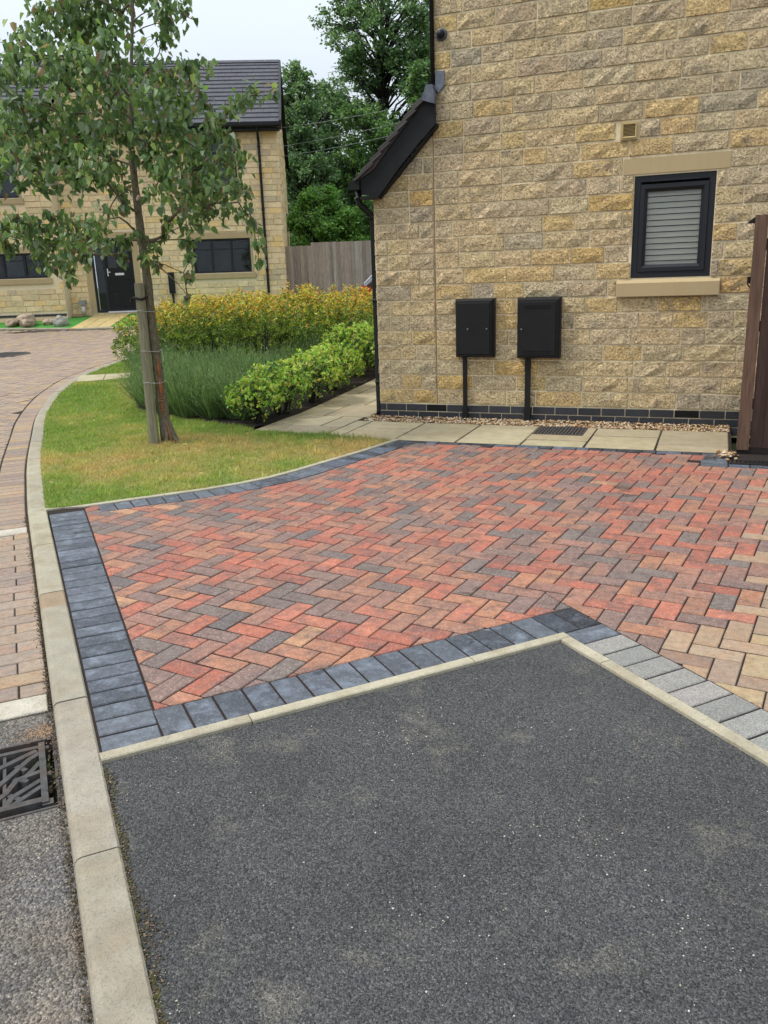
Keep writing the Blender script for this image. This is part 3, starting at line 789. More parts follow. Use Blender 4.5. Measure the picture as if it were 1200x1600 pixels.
for idx in np.nonzero(ok)[0]:
    i, j, w, h = cand[idx]; c = P_[idx]
    if ((c[0]+9.75)/.62)**2+((c[1]-4.45)/.62)**2 < .55: continue
    g = .0042; x0, y0, x1, y1 = i*.1045+g, j*.1045+g, (i+w)*.1045-g, (j+h)*.1045-g
    q = [(x0, y0), (x1, y0), (x1, y1), (x0, y1)]
    zd = random.gauss(0, .0012)
    if near[idx]:
        kk = int(np.argmin(np.hypot(cm[:, 0]-c[0], cm[:, 1]-c[1])))
        for k3 in (kk-1, kk, kk+1):
            if 0 <= k3 < len(cm) and len(q) > 2: q = clip(q, tuple(chan[k3]), tuple(chan[k3+1]), True)
        if len(q) > 2: q = clip(q, SN(2.522, -12)[:2], SN(2.522, 5)[:2], True)
        if len(q) < 3 or area(q) < .0012: continue
    if zc[idx] < 11: V, Fs = chamfer_block(q, -.04, 0, .0035)
    else:
        nq = len(q); V = [(x, y, -.02) for x, y in q]+[(x, y, 0) for x, y in q]; Fs = [tuple(range(nq, 2*nq))]+[(a5, (a5+1) % nq, nq+(a5+1) % nq, nq+a5) for a5 in range(nq)]
    V = [(x, y, z+T(x, y)+RZ+zd) for x, y, z in V]
    its.append(dict(v=V, f=Fs, col=pick(ROADC, .66), c=(c[0], c[1], T(*c)+RZ)))
pieces(road, 'paving_brick', its, 'buff_paver', 300)
# flush concrete strips
its = []
for a, b in ((2.53, 2.68), (5.05, 5.195)):
    n1 = nK(a)-.012
    for k in range(5):
        q = [SN(a, n1-.9)[:2], SN(b, n1-.9)[:2], SN(b, n1)[:2], SN(a, n1)[:2]]; ip = inset(q, .004)
        V, Fs = chamfer_block(ip, RZ-.08, RZ+.004, .004); c = np.mean(np.array(q), axis=0)
        its.append(dict(v=V, f=Fs, col=vary(alb((206, 200, 182), .74), .04), c=(c[0], c[1], RZ))); n1 -= .9
pieces(road, 'concrete_strip', its, 'kerb_stone')

# ---- asphalt road with a gully ----------------------------------------------
GS0, GS1, GN0, GN1 = 5.392, 5.826, -4.025, -3.576
mb = MB()
def rect(s_a, s_b, n_a, n_b, z): mb.add([SN(s_a, n_a, z), SN(s_b, n_a, z), SN(s_b, n_b, z), SN(s_a, n_b, z)], [(0, 1, 2, 3)])
for r_ in ((5.2, GS0, -16, -3.555), (GS1, 14, -16, -3.50), (GS0, GS1, -16, GN0), (GS0, GS1, GN1, -3.545)): rect(*r_, RZ-.004)
struct('asphalt_road', mb, M['old_asphalt'])

# ---- flags -------------------------------------------------------------------
pv = sheet([(-.98, -1.22), (3.5, -1.22), (3.5, -.27), (-.1, -.27), (-.1, 9), (-1.35, 9), (-1.04, 0)], -.0055, 1.0)
pave = struct('pavement', pv, M['joint_dark'])
FL = []
def flag(x0, x1, y0, y1): FL.append([(x0, y0), (x1, y0), (x1, y1), (x0, y1)])
ft, fb = -.285, -1.222
for x0, x1, ym in ((-.16, .02, -.60), (.02, .60, -.63), (.60, 1.19, -.962), (1.19, 1.78, -.45), (2.327, 2.91, -.655), (2.91, 3.482, -.955)):
    flag(x0, x1, fb, ym); flag(x0, x1, ym, ft)
flag(1.78, 2.327, fb, -.955)
flag(-1.06, -.74, -1.03, -.655); flag(-.74, -.16, -1.09, -.67); flag(-1.2, -.42, -.655, -.07); flag(-.42, -.165, -.67, -.07)
y = -.07; k = 0
for y1, xm in ((.68, -.66), (1.42, -.48), (2.15, -.88), (2.9, -.55), (3.6, -.8), (4.3, -.5), (5.0, -.9), (5.7, -.6), (6.4, -.7), (7.1, -.5), (7.8, -.8)):
    flag(-1.6, xm, y, y1); flag(xm, -.13, y, y1); y = y1
its = []
for q in FL:
    q = clip(q, (-.99, -1.3), (-1.32, 8), False) if q[0][0] < -.9 else q
    if len(q) < 3: continue
    if q[0][0] > -.5 and q[0][1] < -.27: q = [(x, y+(.006 if y < np.mean([p[1] for p in q]) else -.006)) for x, y in q]
    ip = inset(q, .0062)
    if len(ip) < 3: continue
    V, Fs = chamfer_block(ip, -.05, 0, .007); dz = random.gauss(0, .0012)
    V = [(x, y, z+T(x, y)+dz) for x, y, z in V]; c = np.mean(np.array(q), axis=0)
    its.append(dict(v=V, f=Fs, col=vary(alb(random.choice([(192, 178, 146), (184, 170, 140), (198, 184, 152)]), .68), .08), c=(c[0], c[1], T(*c))))
# the flag with the drain cut out of it
mbx = MB(); mbx.box(1.785, 2.322, -.95, -.705, -.05, .0); mbx.box(2.245, 2.322, -.704, -.29, -.05, .0); mbx.box(1.785, 2.244, -.312, -.29, -.05, .0)
its.append(dict(v=mbx.v, f=mbx.f, col=alb((188, 172, 140), .68), c=(2.05, -.8, 0)))
pieces(pave, 'flagstone', its, 'slab')

# ---- lawn --------------------------------------------------------------------
kin_seg = [tuple(p) for p in k_in if p[1] > -4.06 and p[1] < 4.2]
lawn_poly = [(-.845, -4.065)]+kin_seg+[(-5.7, 3.3), (-4.51, 1.58), (-3.11, -.12), (-2.05, -.56), (-1.38, -.83), (-1.06, -.90), (-1.02, -1.03), (-.342, -1.10), (.59, -1.235)]+[tuple(p) for p in g_pin[::-1][1:-6]]
def patch(x, y):
    """0 = fresh green, 1 = dry straw"""
    n = mnoise.noise(Vector((x*.9, y*.9, 3.1)))*.9+mnoise.noise(Vector((x*3.1, y*3.1, 7)))*.35+mnoise.noise(Vector((x*9, y*9, 1)))*.2
    d = math.exp(-(((x+1.3)/1.0)**2+((y+2.35)/.75)**2))*.75+math.exp(-(((x+.1)/.9)**2+((y+2.1)/.6)**2))*.5
    return min(1, max(0, .38+n*.95+d*.62))
def mixc(a, b, t): return tuple(a[i]*(1-t)+b[i]*t for i in range(3))
GREEN, GREEN2, DRY = alb((120, 150, 62), .88), alb((150, 166, 80), .88), alb((196, 172, 112), .86)
def gcol(x, y):
    p = patch(x, y); return mixc(mixc(GREEN, GREEN2, min(1, p*1.6)), DRY, max(0, (p-.45)/.55))
lm = sheet(lawn_poly, -.001, .12); lm.c = [tuple(v*.75 for v in gcol(x, y)) for x, y, z in lm.v]
lawn = struct('lawn', lm, M['lawn_soil'])
lp = np.array(lawn_poly); NB = 170000
P_ = np.c_[RNG.uniform(-6.7, .7, NB*3), RNG.uniform(-4.1, 4.2, NB*3)]
slabp = np.array([(-5.95, 2.15), (-5.2, 2.55), (-4.85, 2.05), (-5.5, 1.5)])
P_ = P_[inpoly(P_, lp) & ~inpoly(P_, slabp)][:NB]
# a fringe that hangs over the kerb and the pin kerb
n = len(P_); z = Tn(P_); ang = RNG.uniform(0, 2*math.pi, n); h = RNG.uniform(.012, .034, n); w = RNG.uniform(.0022, .0045, n); ln = RNG.normal(0, .014, (n, 2))
cols = np.array([gcol(x, y) for x, y in P_[:n]])*(RNG.uniform(.7, 1.35, n))[:, None]
tuft_n = np.array([mnoise.noise(Vector((x*6, y*6, 9)))+.6*mnoise.noise(Vector((x*17, y*17, 2))) for x, y in P_]); h *= 1+np.clip(tuft_n, -.4, .9)*1.1; cols *= (1+.30*np.clip(tuft_n, -.7, .7))[:, None]
w *= 1+.3*np.clip(tuft_n, 0, 1); ln *= (1+np.clip(tuft_n, 0, 1))[:, None]*1.25
edge = np.exp(-(((P_[:, 0]+.1)/.55)**2+((P_[:, 1]+1.22)/.10)**2)); cols = cols*(1-edge[:, None]*.6)+np.array(alb((86, 132, 58), .8))*edge[:, None]*.6; h *= 1+edge*.9
dead = RNG.random(n) < .12; cols[dead] = np.array(DRY)*1.0
a_ = np.c_[P_[:, 0]+np.cos(ang)*w, P_[:, 1]+np.sin(ang)*w, z-.006]; b_ = np.c_[P_[:, 0]-np.cos(ang)*w, P_[:, 1]-np.sin(ang)*w, z-.006]
c_ = np.c_[P_[:, 0]+ln[:, 0], P_[:, 1]+ln[:, 1], z+h]
V = np.stack([a_, b_, c_], 1).reshape(-1, 3)
o = link('grass', fastmesh('grass', V, np.arange(3*n).reshape(-1, 3), M['blade'], np.repeat(cols, 3, 0)))
tag(o, 'short mown grass with dry straw coloured patches beside the kerb', 'grass', kind='stuff')
# slab across the verge
its = []
st = MB(); st.box(-5.3, -5.299, 2, 2.001, -.2, -.199); st_o = struct('verge_path', st, M['joint_dark'])
A_, B_, C_, D_ = [np.array(p) for p in ((-5.87, 2.09), (-5.22, 2.50), (-4.88, 2.05), (-5.48, 1.53))]
for k in range(2):
    q = [A_+(B_-A_)*k/2, A_+(B_-A_)*(k+1)/2, D_+(C_-D_)*(k+1)/2, D_+(C_-D_)*k/2]; q = [tuple(p) for p in q]; ip = inset(q, .004)
    V, Fs = chamfer_block(ip, -.04, .012, .004); V = [(x, y, z+T(x, y)) for x, y, z in V]
    its.append(dict(v=V, f=Fs, col=alb((196, 186, 150), .68), c=(q[0][0], q[0][1], .1)))
pieces(st_o, 'flagstone', its, 'slab')
# ---- planting bed ------------------------------------------------------------
bp = [(-5.7, 3.3), (-4.51, 1.58), (-3.11, -.12), (-2.05, -.56), (-1.38, -.83), (-1.06, -.90), (-1.0, -.6), (-1.0, .05), (-1.07, 1.35), (-1.13, 2.7), (-1.32, 8.6), (-5.3, 7.6), (-6.4, 6.3), (-6.45, 4.3)]
bm_ = sheet(bp, .003, .25)
bm_.v = [(x, y, z+.018*mnoise.noise(Vector((x*3, y*3, 0)))) for x, y, z in bm_.v]
struct('flower_bed', bm_, M['soil'])
# ---- gravel strip ------------------------------------------------------------
mb = sheet([(-.12, -.283), (3.5, -.283), (3.5, 0), (0, 0), (0, 6), (-.12, 6)], -.03, 3); struct('gravel_bed', mb, M['soil'])
def pebbles(name, pts, r0, r1, pal, label, cat, n_=6):
    V = []; Fc = []; Cc = []
    ico = [(0, 0, 1), (.89, 0, .45), (.28, .85, .45), (-.72, .53, .45), (-.72, -.53, .45), (.28, -.85, .45), (.72, .53, -.45), (-.28, .85, -.45), (-.89, 0, -.45), (-.28, -.85, -.45), (.72, -.53, -.45), (0, 0, -1)]
    fi = [(0,1,2),(0,2,3),(0,3,4),(0,4,5),(0,5,1),(1,6,2),(2,7,3),(3,8,4),(4,9,5),(5,10,1),(6,7,2),(7,8,3),(8,9,4),(9,10,5),(10,6,1),(11,7,6),(11,8,7),(11,9,8),(11,10,9),(11,6,10)]
    I = np.array(ico); 
    for x, y, z in pts:
        r = random.uniform(r0, r1); s = np.array((r*random.uniform(.8, 1.4), r*random.uniform(.7, 1.1), r*random.uniform(.5, .8)))
        J = I*(1+RNG.uniform(-.18, .18, (12, 1)))*s; a = random.uniform(0, 6.28); ca, sa = math.cos(a), math.sin(a)
        J = np.c_[J[:, 0]*ca-J[:, 1]*sa, J[:, 0]*sa+J[:, 1]*ca, J[:, 2]]+np.array((x, y, z))
        b = len(V)*12; V.append(J); Fc.append(np.array(fi)+b); Cc.append(np.tile(np.array(pick(pal, .7)), (12, 1)))
    o = link(name, fastmesh(name, np.concatenate(V), np.concatenate(Fc), M['pebble'], np.concatenate(Cc), True))
    return tag(o, label, cat, kind='stuff')
PEB = [((214, 184, 140), 4), ((188, 148, 104), 4), ((226, 208, 178), 3), ((150, 108, 74), 2), ((120, 92, 72), 2), ((236, 226, 208), 1)]
pts = []
for _ in range(5200):
    x = random.uniform(-.1, 3.49); y = random.uniform(-.278, -.012)
    pts.append((x, y, random.uniform(-.022, .006)+(.012 if y > -.1 else 0)))
for _ in range(250): pts.append((random.uniform(-.112, -.012), random.uniform(-.25, 2.5), random.uniform(-.02, .006)))
pebbles('gravel', pts, .007, .0135, PEB, 'strip of tan and cream pebbles along the foot of the stone wall', 'gravel')
pts = [(3.455+random.gauss(0, .035), -1.34+random.gauss(0, .05), .008+abs(random.gauss(0, .012))) for _ in range(70)]
pebbles('gravel', pts, .010, .018, PEB, 'small spill of tan pebbles at the foot of the brown fence', 'gravel')
# crumbs of dirt and moss in the kerb joints
DIRT = [((104, 86, 64), 4), ((84, 76, 52), 3), ((140, 120, 94), 2), ((62, 56, 46), 4)]
pts = []
for _ in range(2600):
    s = random.uniform(2.2, 8.2); w_ = .007+.016*max(0, mnoise.noise(Vector((s*4, 3, 0)))+.3); pts.append(SN(s, nK(s)-.004-abs(random.gauss(0, w_)), RZ+.001))
for _ in range(2600):
    s = random.uniform(5.72, 8.6); w_ = .006+.028*max(0, mnoise.noise(Vector((s*3.3, 0, 0)))+.15); pts.append(SN(s, nK(s)+KW-.001+abs(random.gauss(0, w_)), -.006))
pebbles('dirt', pts, .0012, .0038, DIRT, 'crumbs of dirt and moss lying along both sides of the kerb', 'dirt')
pts = []
for _ in range(620): pts.append((random.uniform(1.6, 4.2), random.uniform(-7.8, -5.2), -.006))
for cx_, cy_ in ((2.42, -6.05), (3.05, -6.35), (2.3, -7.15), (3.4, -6.6), (2.75, -6.75)):
    for _ in range(28): pts.append((random.gauss(cx_, .07), random.gauss(cy_, .05), -.006))
pts = [p for p in pts if (np.array(p[:2])-APEX)@pb*1 > .1 and (np.array(p[:2])-APEX)@pr > .12]
pebbles('grit', pts, .0010, .0031, [((214, 208, 196), 1), ((180, 170, 150), 1)], 'scattered pale grit on the dark asphalt', 'grit')
pts = []
for _ in range(420):
    s = random.gauss(5.34, .03); pts.append(SN(s, nK(s)-.01-abs(random.gauss(0, .05)), RZ-.003))
pebbles('sand', pts, .0012, .0035, [((184, 150, 118), 3), ((164, 132, 102), 2), ((140, 116, 92), 2)], 'small drift of orange sand between the gully grate and the kerb', 'sand')
pts = []
V = []; Cc = []
for _ in range(26):
    x, y = random.uniform(-4.8, .3), random.uniform(-3.9, .8)
    if not inpoly([(x, y)], np.array(lawn_poly))[0]: continue
    a = random.uniform(0, 6.28); r = random.uniform(.018, .035); z = T(x, y)+.03; c_ = vary(alb(random.choice([(206, 186, 96), (150, 120, 80), (190, 170, 120)]), .8), .1)
    V += [(x+r*math.cos(a), y+r*math.sin(a), z), (x+.6*r*math.cos(a+1.5), y+.6*r*math.sin(a+1.5), z+.006), (x-r*math.cos(a), y-r*math.sin(a), z-.003), (x+.6*r*math.cos(a-1.5), y+.6*r*math.sin(a-1.5), z+.008)]; Cc += [c_]*4
o = link('fallen_leaves', fastmesh('fallen_leaves', V, np.arange(len(V)).reshape(-1, 4), M['blade'], Cc)); tag(o, 'a few dry fallen leaves scattered on the lawn', 'leaves', kind='stuff')
# blades of weed in the kerb joint
n = 260; V = []; Cc = []
for _ in range(n):
    s = random.choice([random.uniform(5.75, 7.4), random.gauss(6.95, .12)]); x, y, z = SN(s, nK(s)+KW+random.uniform(0, .014), -.006)
    a = random.uniform(0, 6.28); h = random.uniform(.01, .035)
    V += [(x, y, z), (x+.003*math.cos(a), y+.003*math.sin(a), z), (x+random.gauss(0, .012), y+random.gauss(0, .012), z+h)]; Cc += [vary(alb((120, 128, 62), .6), .2)]*3
o = link('weeds', fastmesh('weeds', V, np.arange(len(V)).reshape(-1, 3), M['blade'], Cc)); tag(o, 'thin weeds sprouting between the kerb and the asphalt', 'weeds', kind='stuff')

# ---- far side: kerb, lawn, path of the house opposite -------------------------
HA = math.radians(26.3); HP = Vector((-11.874, 11.486, .7226)); hd = Vector((math.cos(HA), math.sin(HA), 0)); hn = Vector((math.sin(HA), -math.cos(HA), 0))
def HL(X, Y): q = HP+hd*X-hn*Y; return (q.x, q.y)          # house frame (Y to the back)
fk_line = far_kerb[1:]
FKL = arclen(fk_line); its = []; t = 0
fk = MB(); fk.box(-12, -11.999, 9.2, 9.201, 0, .001); fk_o = struct('far_kerb', fk, M['joint_dark'])
while t < FKL[-1]-.9:
    V = []; Fs = []
    for tt in (t+.004, t+.45, t+.906):
        p, d = at_len(fk_line, FKL, tt); r = np.array((-d[1], d[0]))
        for w, z in ((0, -.12), (0, .0), (.012, .012), (.10, .012), (.10, -.12)): q = p+r*w; V.append((q[0], q[1], T(*q)+z))
    for k in range(2):
        for j in range(4): Fs.append((k*5+j, k*5+j+1, (k+1)*5+j+1, (k+1)*5+j))
    its.append(dict(v=V, f=Fs, col=vary(alb((176, 168, 146), .7), .06), c=tuple(np.mean(V, axis=0)))); t += .91
pieces(fk_o, 'kerb_stone', its, 'kerb_stone')
fl = offset(fk_line, -.12)
fl = [p for p in fl]
turf_poly = [p for p in fl[:6]]+[HL(4.3, -.1), HL(.0, -.15), HL(-3.6, -.75), HL(-9, -.75)]
tm = sheet([tuple(p) for p in turf_poly], .002, .5); struct('artificial_lawn', tm, M['turf'])
its = []
fp = MB(); fp.box(-12, -11.999, 10, 10.001, 0, .001); fp_o = struct('garden_path', fp, M['joint_dark'])
for r in range(4):
    for c_i in range(3):
        f0, f1 = r/4, (r+1)/4; g0, g1 = c_i/3, (c_i+1)/3
        def PQ(g, f): a = (-1.30+1.02*g, -2.22); b = (-1.13+.98*g, -.15); return HL(a[0]+(b[0]-a[0])*f, a[1]+(b[1]-a[1])*f)
        q = inset([PQ(g0, f0), PQ(g1, f0), PQ(g1, f1), PQ(g0, f1)], .006)
        V, Fs = chamfer_block(q, -.02, .016, .004); V = [(x, y, z+T(x, y)) for x, y, z in V]
        its.append(dict(v=V, f=Fs, col=vary(alb((206, 182, 124), .72), .08), c=(*q[0], .5)))
for k in range(9):                                              # flags along the foot of the wall
    q = inset([HL(-3.6+k*.6, -.75 if k < 3 else -.15), HL(-3.0+k*.6, -.75 if k < 3 else -.15), HL(-3.0+k*.6, .02), HL(-3.6+k*.6, .02)], .006)
    V, Fs = chamfer_block(q, -.02, .02, .004); V = [(x, y, z+T(x, y)) for x, y, z in V]
    its.append(dict(v=V, f=Fs, col=vary(alb((202, 184, 136), .7), .08), c=(*q[0], .6)))
pieces(fp_o, 'flagstone', its, 'slab')
# ================================================================== THE STONE HOUSE
TAN = [((203, 180, 140), 7), ((206, 178, 128), 3.5), ((200, 180, 146), 5), ((190, 170, 138), 3), ((205, 172, 116), 1.5), ((184, 168, 142), .8)]
def rock(x0, x1, z0, z1, prd, y=0.0, nx=6, nz=3, seed=0, sgn=-1, amp=.011):
    """rock-faced stone on a wall whose outside faces -Y"""
    V = []; cols_ = [x0]+list(np.linspace(x0+.007, x1-.007, nx))+[x1]; rows_ = [z0]+list(np.linspace(z0+.007, z1-.007, nz))+[z1]
    for k, z in enumerate(rows_):
        for i, x in enumerate(cols_):
            edge = i in (0, len(cols_)-1) or k in (0, len(rows_)-1)
            ring = i in (1, len(cols_)-2) or k in (1, len(rows_)-2)
            if edge: d = .0
            else:
                n_ = mnoise.noise(Vector((x*12+seed, z*24, seed*1.7)))*amp*1.5+mnoise.noise(Vector((x*34+seed, z*50, seed)))*amp*1.1
                d = prd*(.8 if ring else 1.0)+n_*(.5 if ring else 1)
                d = max(.0105, d)
            V.append((x, y+sgn*d, z))
    w = len(cols_); Fs = [(k*w+i, k*w+i+1, (k+1)*w+i+1, (k+1)*w+i) for k in range(len(rows_)-1) for i in range(w-1)]
    if sgn > 0: Fs = [f[::-1] for f in Fs]
    return V, Fs
house = thing('stone_house', 'large stone house wall with a small black framed window and two black meter boxes', 'house', (0, 0, 0))
CP = .1504
wall = MB()
WX0, WX1, WZ0, WZ1 = 2.537, 3.225, 1.362, 2.245
wall.prism([(0, -.1), (.64, -.1), (.64, 3.02), (0, 2.36)], 'y', -.007, .3)
wall.box(.6401, WX0, -.007, .3, -.1, 5.4); wall.box(WX1, 7.4, -.007, .3, -.1, 5.4)
wall.box(WX0+.0001, WX1-.0001, -.007, .3, -.1, WZ0); wall.box(WX0+.0001, WX1-.0001, -.007, .3, WZ1, 5.4)
wall.prism([(.64, 5.401), (7.4, 5.401), (4.0, 8.4)], 'y', .001, .3)
wall.box(.001, .3, .3001, 8, -.1, 2.35)                       # garage side
wall.box(.6402, .9, .3001, 8, 2.4, 5.4); wall.box(7.1, 7.399, .3001, 8, -.1, 5.4); wall.box(.3, 7.1, 7.7, 7.999, -.1, 5.4)
wall_o = wall.build('wall', M['mortar'], house)
holes = [(WX0, WX1, WZ0, WZ1), (2.432, 3.333, 2.256, 2.397), (2.415, 3.316, 1.196, 1.345), (2.385, 2.560, 2.555, 2.71)]
its = []; row = 0; z = .1525
def cut(x0, x1, z0, z1):
    segs_ = [(x0, x1)]
    for a, b, c, d in holes:
        if z1 > c+.03 and z0 < d-.03:
            new = []
            for p, q in segs_:
                if q <= a or p >= b: new.append((p, q)); continue
                if p < a: new.append((p, a))
                if q > b: new.append((b, q))
            segs_ = new
    return segs_
while z < 5.3:
    zt = z+CP
    xl = 0.0 if z < 2.2 else max(0.0, (z-2.26)*1.02)
    x = xl; breaks = []
    if z < 3.0:
        # short return to the movement joint
        L_ = .635-xl
        if L_ > .45:
            c1 = random.choice([.14, .38, .25]); breaks += [xl+c1]
            if L_-c1 > .3: breaks += [xl+c1+(L_-c1)*random.choice([.45, .6])]
        breaks += [.635]
    x = .645; bx = [.645]
    first = random.choice([.18, .3, .38, .25]); x += first; bx.append(x)
    while x < 7.3:
        x += random.choice([.22, .30, .30, .36, .38, .43, .43, .45, .46]); bx.append(min(x, 7.4))
    spans = []
    if z < 3.0:
        e = [xl]+breaks; spans += [(e[k], e[k+1]) for k in range(len(e)-1) if e[k+1]-e[k] > .03]
    spans += [(bx[k], bx[k+1]) for k in range(len(bx)-1)]
    for a, b in spans:
        for p, q in cut(a, b, z, zt):
            if q-p < .04: continue
            g = .0016
            zz0, zz1 = z+.0036, zt-.0036
            for (ha, hb, hc, hd_) in holes:
                if p < hb and q > ha:
                    if hc < zz1 < hd_ and zz0 < hc: zz1 = hc-.004
                    if zz0 < hd_ < zz1 and zz1 > hd_: zz0 = hd_+.004
            if zz1-zz0 < .03: continue
            sd_ = random.uniform(0, 99)
            V, Fs = rock(p+g+random.uniform(0, .002), q-g-random.uniform(0, .002), zz0, zz1, random.uniform(.017, .026), 0, max(3, int((q-p)/.07)), 3, sd_)
            its.append(dict(v=V, f=Fs, col=pick(TAN, 1.42, .03), c=((p+q)/2, 0, (zz0+zz1)/2), score=(q-p)*.15/.06))
    z = zt; row += 1
pieces(wall_o, 'stone', its, 'stone', 300)
# side wall of the low wing, and of the upper storey
its = []
z = .1525; 
while z < 2.2:
    y = .0; 
    while y < 7.9:
        L_ = random.choice([.22, .3, .36, .43]); V, Fs = rock(y+.005, min(y+L_-.005, 7.99), z+.005, z+CP-.005, .016, 0, 4, 2, random.uniform(0, 99))
        V = [(yy+.0, xx, zz) for xx, yy, zz in V]; Fs = [f[::-1] for f in Fs]
        its.append(dict(v=V, f=Fs, col=pick(TAN, 1.42, .03), c=(0, y, z))); y += L_
    z += CP
pieces(wall_o, 'stone', its, 'stone', 0, stuffname='side_stones')
# plinth of black engineering bricks
its = []
def brick(x0, x1, z0, z1, y=-.0155): 
    mbb = MB(); mbb.box(x0, x1, y, .02, z0, z1); return mbb.v, mbb.f
for r_, (z0, z1, off) in enumerate(((-.075, -.010, 0.0), (.000, .065, .2032-.225), (.075, .1435, .2032-.225*.5-.02))):
    x = off if r_ else 0
    while x > 0: x -= .225
    while x < 7.3:
        a, b = max(x+.005, .0), x+.220
        air = r_ == 2 and (abs((a+b)/2-.66) < .11 or abs((a+b)/2-3.09) < .11)
        if b-a > .02 and not air:
            V, Fs = brick(a, b, z0, z1); its.append(dict(v=V, f=Fs, col=vary(alb((60, 62, 70), .5), .25), c=((a+b)/2, 0, z0+.03)))
        elif air:
            mba = MB(); mba.box(a, b, -.0105, .02, z0, z1)
            for k in range(4): mba.box(a+.01, b-.01, -.017, -.0106, z0+.008+k*.0145, z0+.014+k*.0145)
            mba.box(a, a+.008, -.0171, -.0106, z0, z1); mba.box(b-.008, b, -.0171, -.0106, z0, z1)
            mba.build('air_brick', M['black_plastic'], house)
        x += .225
y = 0
while y < 7.9:
    for r_, (z0, z1) in enumerate(((.0, .065), (.075, .1435))):
        mbb = MB(); o_ = .11*r_; mbb.box(-.012, .0, y+o_+.005, y+o_+.22, z0, z1); its.append(dict(v=mbb.v, f=mbb.f, col=vary(alb((60, 62, 70), .5), .2), c=(0, y+3, z0)))
    y += .225
pieces(wall_o, 'plinth_brick', its, 'plinth_brick', 80)
mb = MB(); mb.box(.6355, .6445, -.011, .002, .15, 3.0); mb.build('movement_joint', mat('sealant', alb((150, 112, 80), .7), rough=.8, bump=.1), house)
mb = MB(); mb.box(2.437, 3.329, -.016, .05, 2.2605, 2.3935); mb.build('lintel', M['lintel'], house)
mb = MB(); mb.prism([(-.055, 1.2), (.06, 1.2), (.06, 1.358), (-.004, 1.352), (-.055, 1.318)], 'x', 2.419, 3.312); mb.build('sill', M['lintel'], house)
# window
def frame(mb, x0, x1, z0, z1, w, y0, y1, bev=.012):
    """mitred frame with a bevelled inner edge"""
    O = [(x0, z0), (x1, z0), (x1, z1), (x0, z1)]; A = [(x0+w-bev, z0+w-bev), (x1-w+bev, z0+w-bev), (x1-w+bev, z1-w+bev), (x0+w-bev, z1-w+bev)]
    I = [(x0+w, z0+w), (x1-w, z0+w), (x1-w, z1-w), (x0+w, z1-w)]
    V = [(x, y0, z) for x, z in O]+[(x, y0, z) for x, z in A]+[(x, y0+bev, z) for x, z in I]+[(x, y1, z) for x, z in I]+[(x, y1, z) for x, z in O]
    Fs = []
    for i in range(4):
        j = (i+1) % 4
        Fs += [(i, j, 4+j, 4+i), (4+i, 4+j, 8+j, 8+i), (8+i, 8+j, 12+j, 12+i), (16+i, 16+j, j, i)]
    mb.add(V, Fs)
mb = MB(); frame(mb, WX0+.003, WX1-.003, WZ0+.003, WZ1-.003, .058, .006, .09, .01); mb.box(WX0+.004, WX1-.004, -.012, .0055, WZ0+.004, WZ0+.03)
win = mb.build('window', M['anthracite'], house)
mb = MB(); frame(mb, WX0+.055, WX1-.055, WZ0+.055, WZ1-.075, .062, -.004, .07, .026); mb.build('sash', M['anthracite'], win)
mb = MB(); mb.box(2.70, 3.08, -.012, .004, 2.190, 2.204); mb.box(2.69, 2.70, -.014, .004, 2.187, 2.207); mb.box(3.08, 3.09, -.014, .004, 2.187, 2.207); mb.build('trickle_vent', M['anthracite'], win)
mb = MB(); mb.box(2.64, 3.13, .040, .044, 1.46, 2.13); mb.build('glass', M['glass'], win)
k = 0; z = 1.462
while z < 2.12:
    mb = MB(); mb.prism([(.050, z+.001), (.052, z), (.066, z+.041), (.062, z+.043)], 'x', 2.645, 3.125); mb.build('blind_slat', M['blind'], win); z += .0505
mb = MB(); mb.box(2.60, 3.17, .085, .09, 1.40, 2.20); mb.build('backing', M['dark_curtain'], win)
# wall vent
mb = MB(); frame(mb, 2.398, 2.550, 2.552, 2.700, .016, -.03, .0, .004); frame(mb, 2.412, 2.536, 2.566, 2.686, .012, -.038, -.028, .006)
for k in range(9): mb.prism([(-.030, 2.576+k*.011), (-.012, 2.583+k*.011), (-.012, 2.586+k*.011), (-.032, 2.579+k*.011)], 'x', 2.421, 2.521)
mb.build('wall_vent', M['vent'], house)
mb = MB(); mb.box(2.41, 2.54, -.0105, -.0075, 2.56, 2.69); mb.build('vent_recess', M['dark_curtain'], house)  # flat dark sheet painted in for the shaded opening behind the louvres
# low roof on the left
barge = [(.70, 2.83), (.70, 3.11), (.603, 3.05), (.33, 2.765), (.057, 2.47), (-.02, 2.425), (-.09, 2.405), (-.09, 2.25), (.096, 2.22), (.321, 2.472), (.524, 2.672)]
deck = [(-.13, 2.375), (.60, 3.115), (.64, 3.115), (.64, 3.0), (.05, 2.36), (-.1, 2.34)]
mb = MB(); mb.prism(deck, 'y', -.085, 8.05); roof = mb.build('roof', M['black_paint'], house)
mb = MB(); mb.prism(barge, 'y', -.112, -.088); mb.build('barge_board', M['black_paint'], roof)
mb = MB(); mb.prism([(.09, 2.232), (.11, 2.222), (.705, 2.815), (.705, 2.84)], 'y', -.087, -.001); mb.prism([(-.088, 2.262), (.085, 2.236), (.085, 2.252), (-.088, 2.278)], 'y', -.087, -.001); mb.build('soffit', M['black_paint'], roof)
mb = MB(); mb.prism([(-.112, 2.206), (.10, 2.206), (.10, 2.246), (-.112, 2.252)], 'y', -.125, 7.9) if False else mb.box(-.10, .10, -.118, -.002, 2.205, 2.235); mb.build('eaves_box', M['black_paint'], roof)
its = []
A_ = np.array((-.155, 2.395)); B_ = np.array((.655, 3.175)); sl = (B_-A_)/np.linalg.norm(B_-A_); up = np.array((-sl[1], sl[0])); nt = 9; Ls = np.linalg.norm(B_-A_)
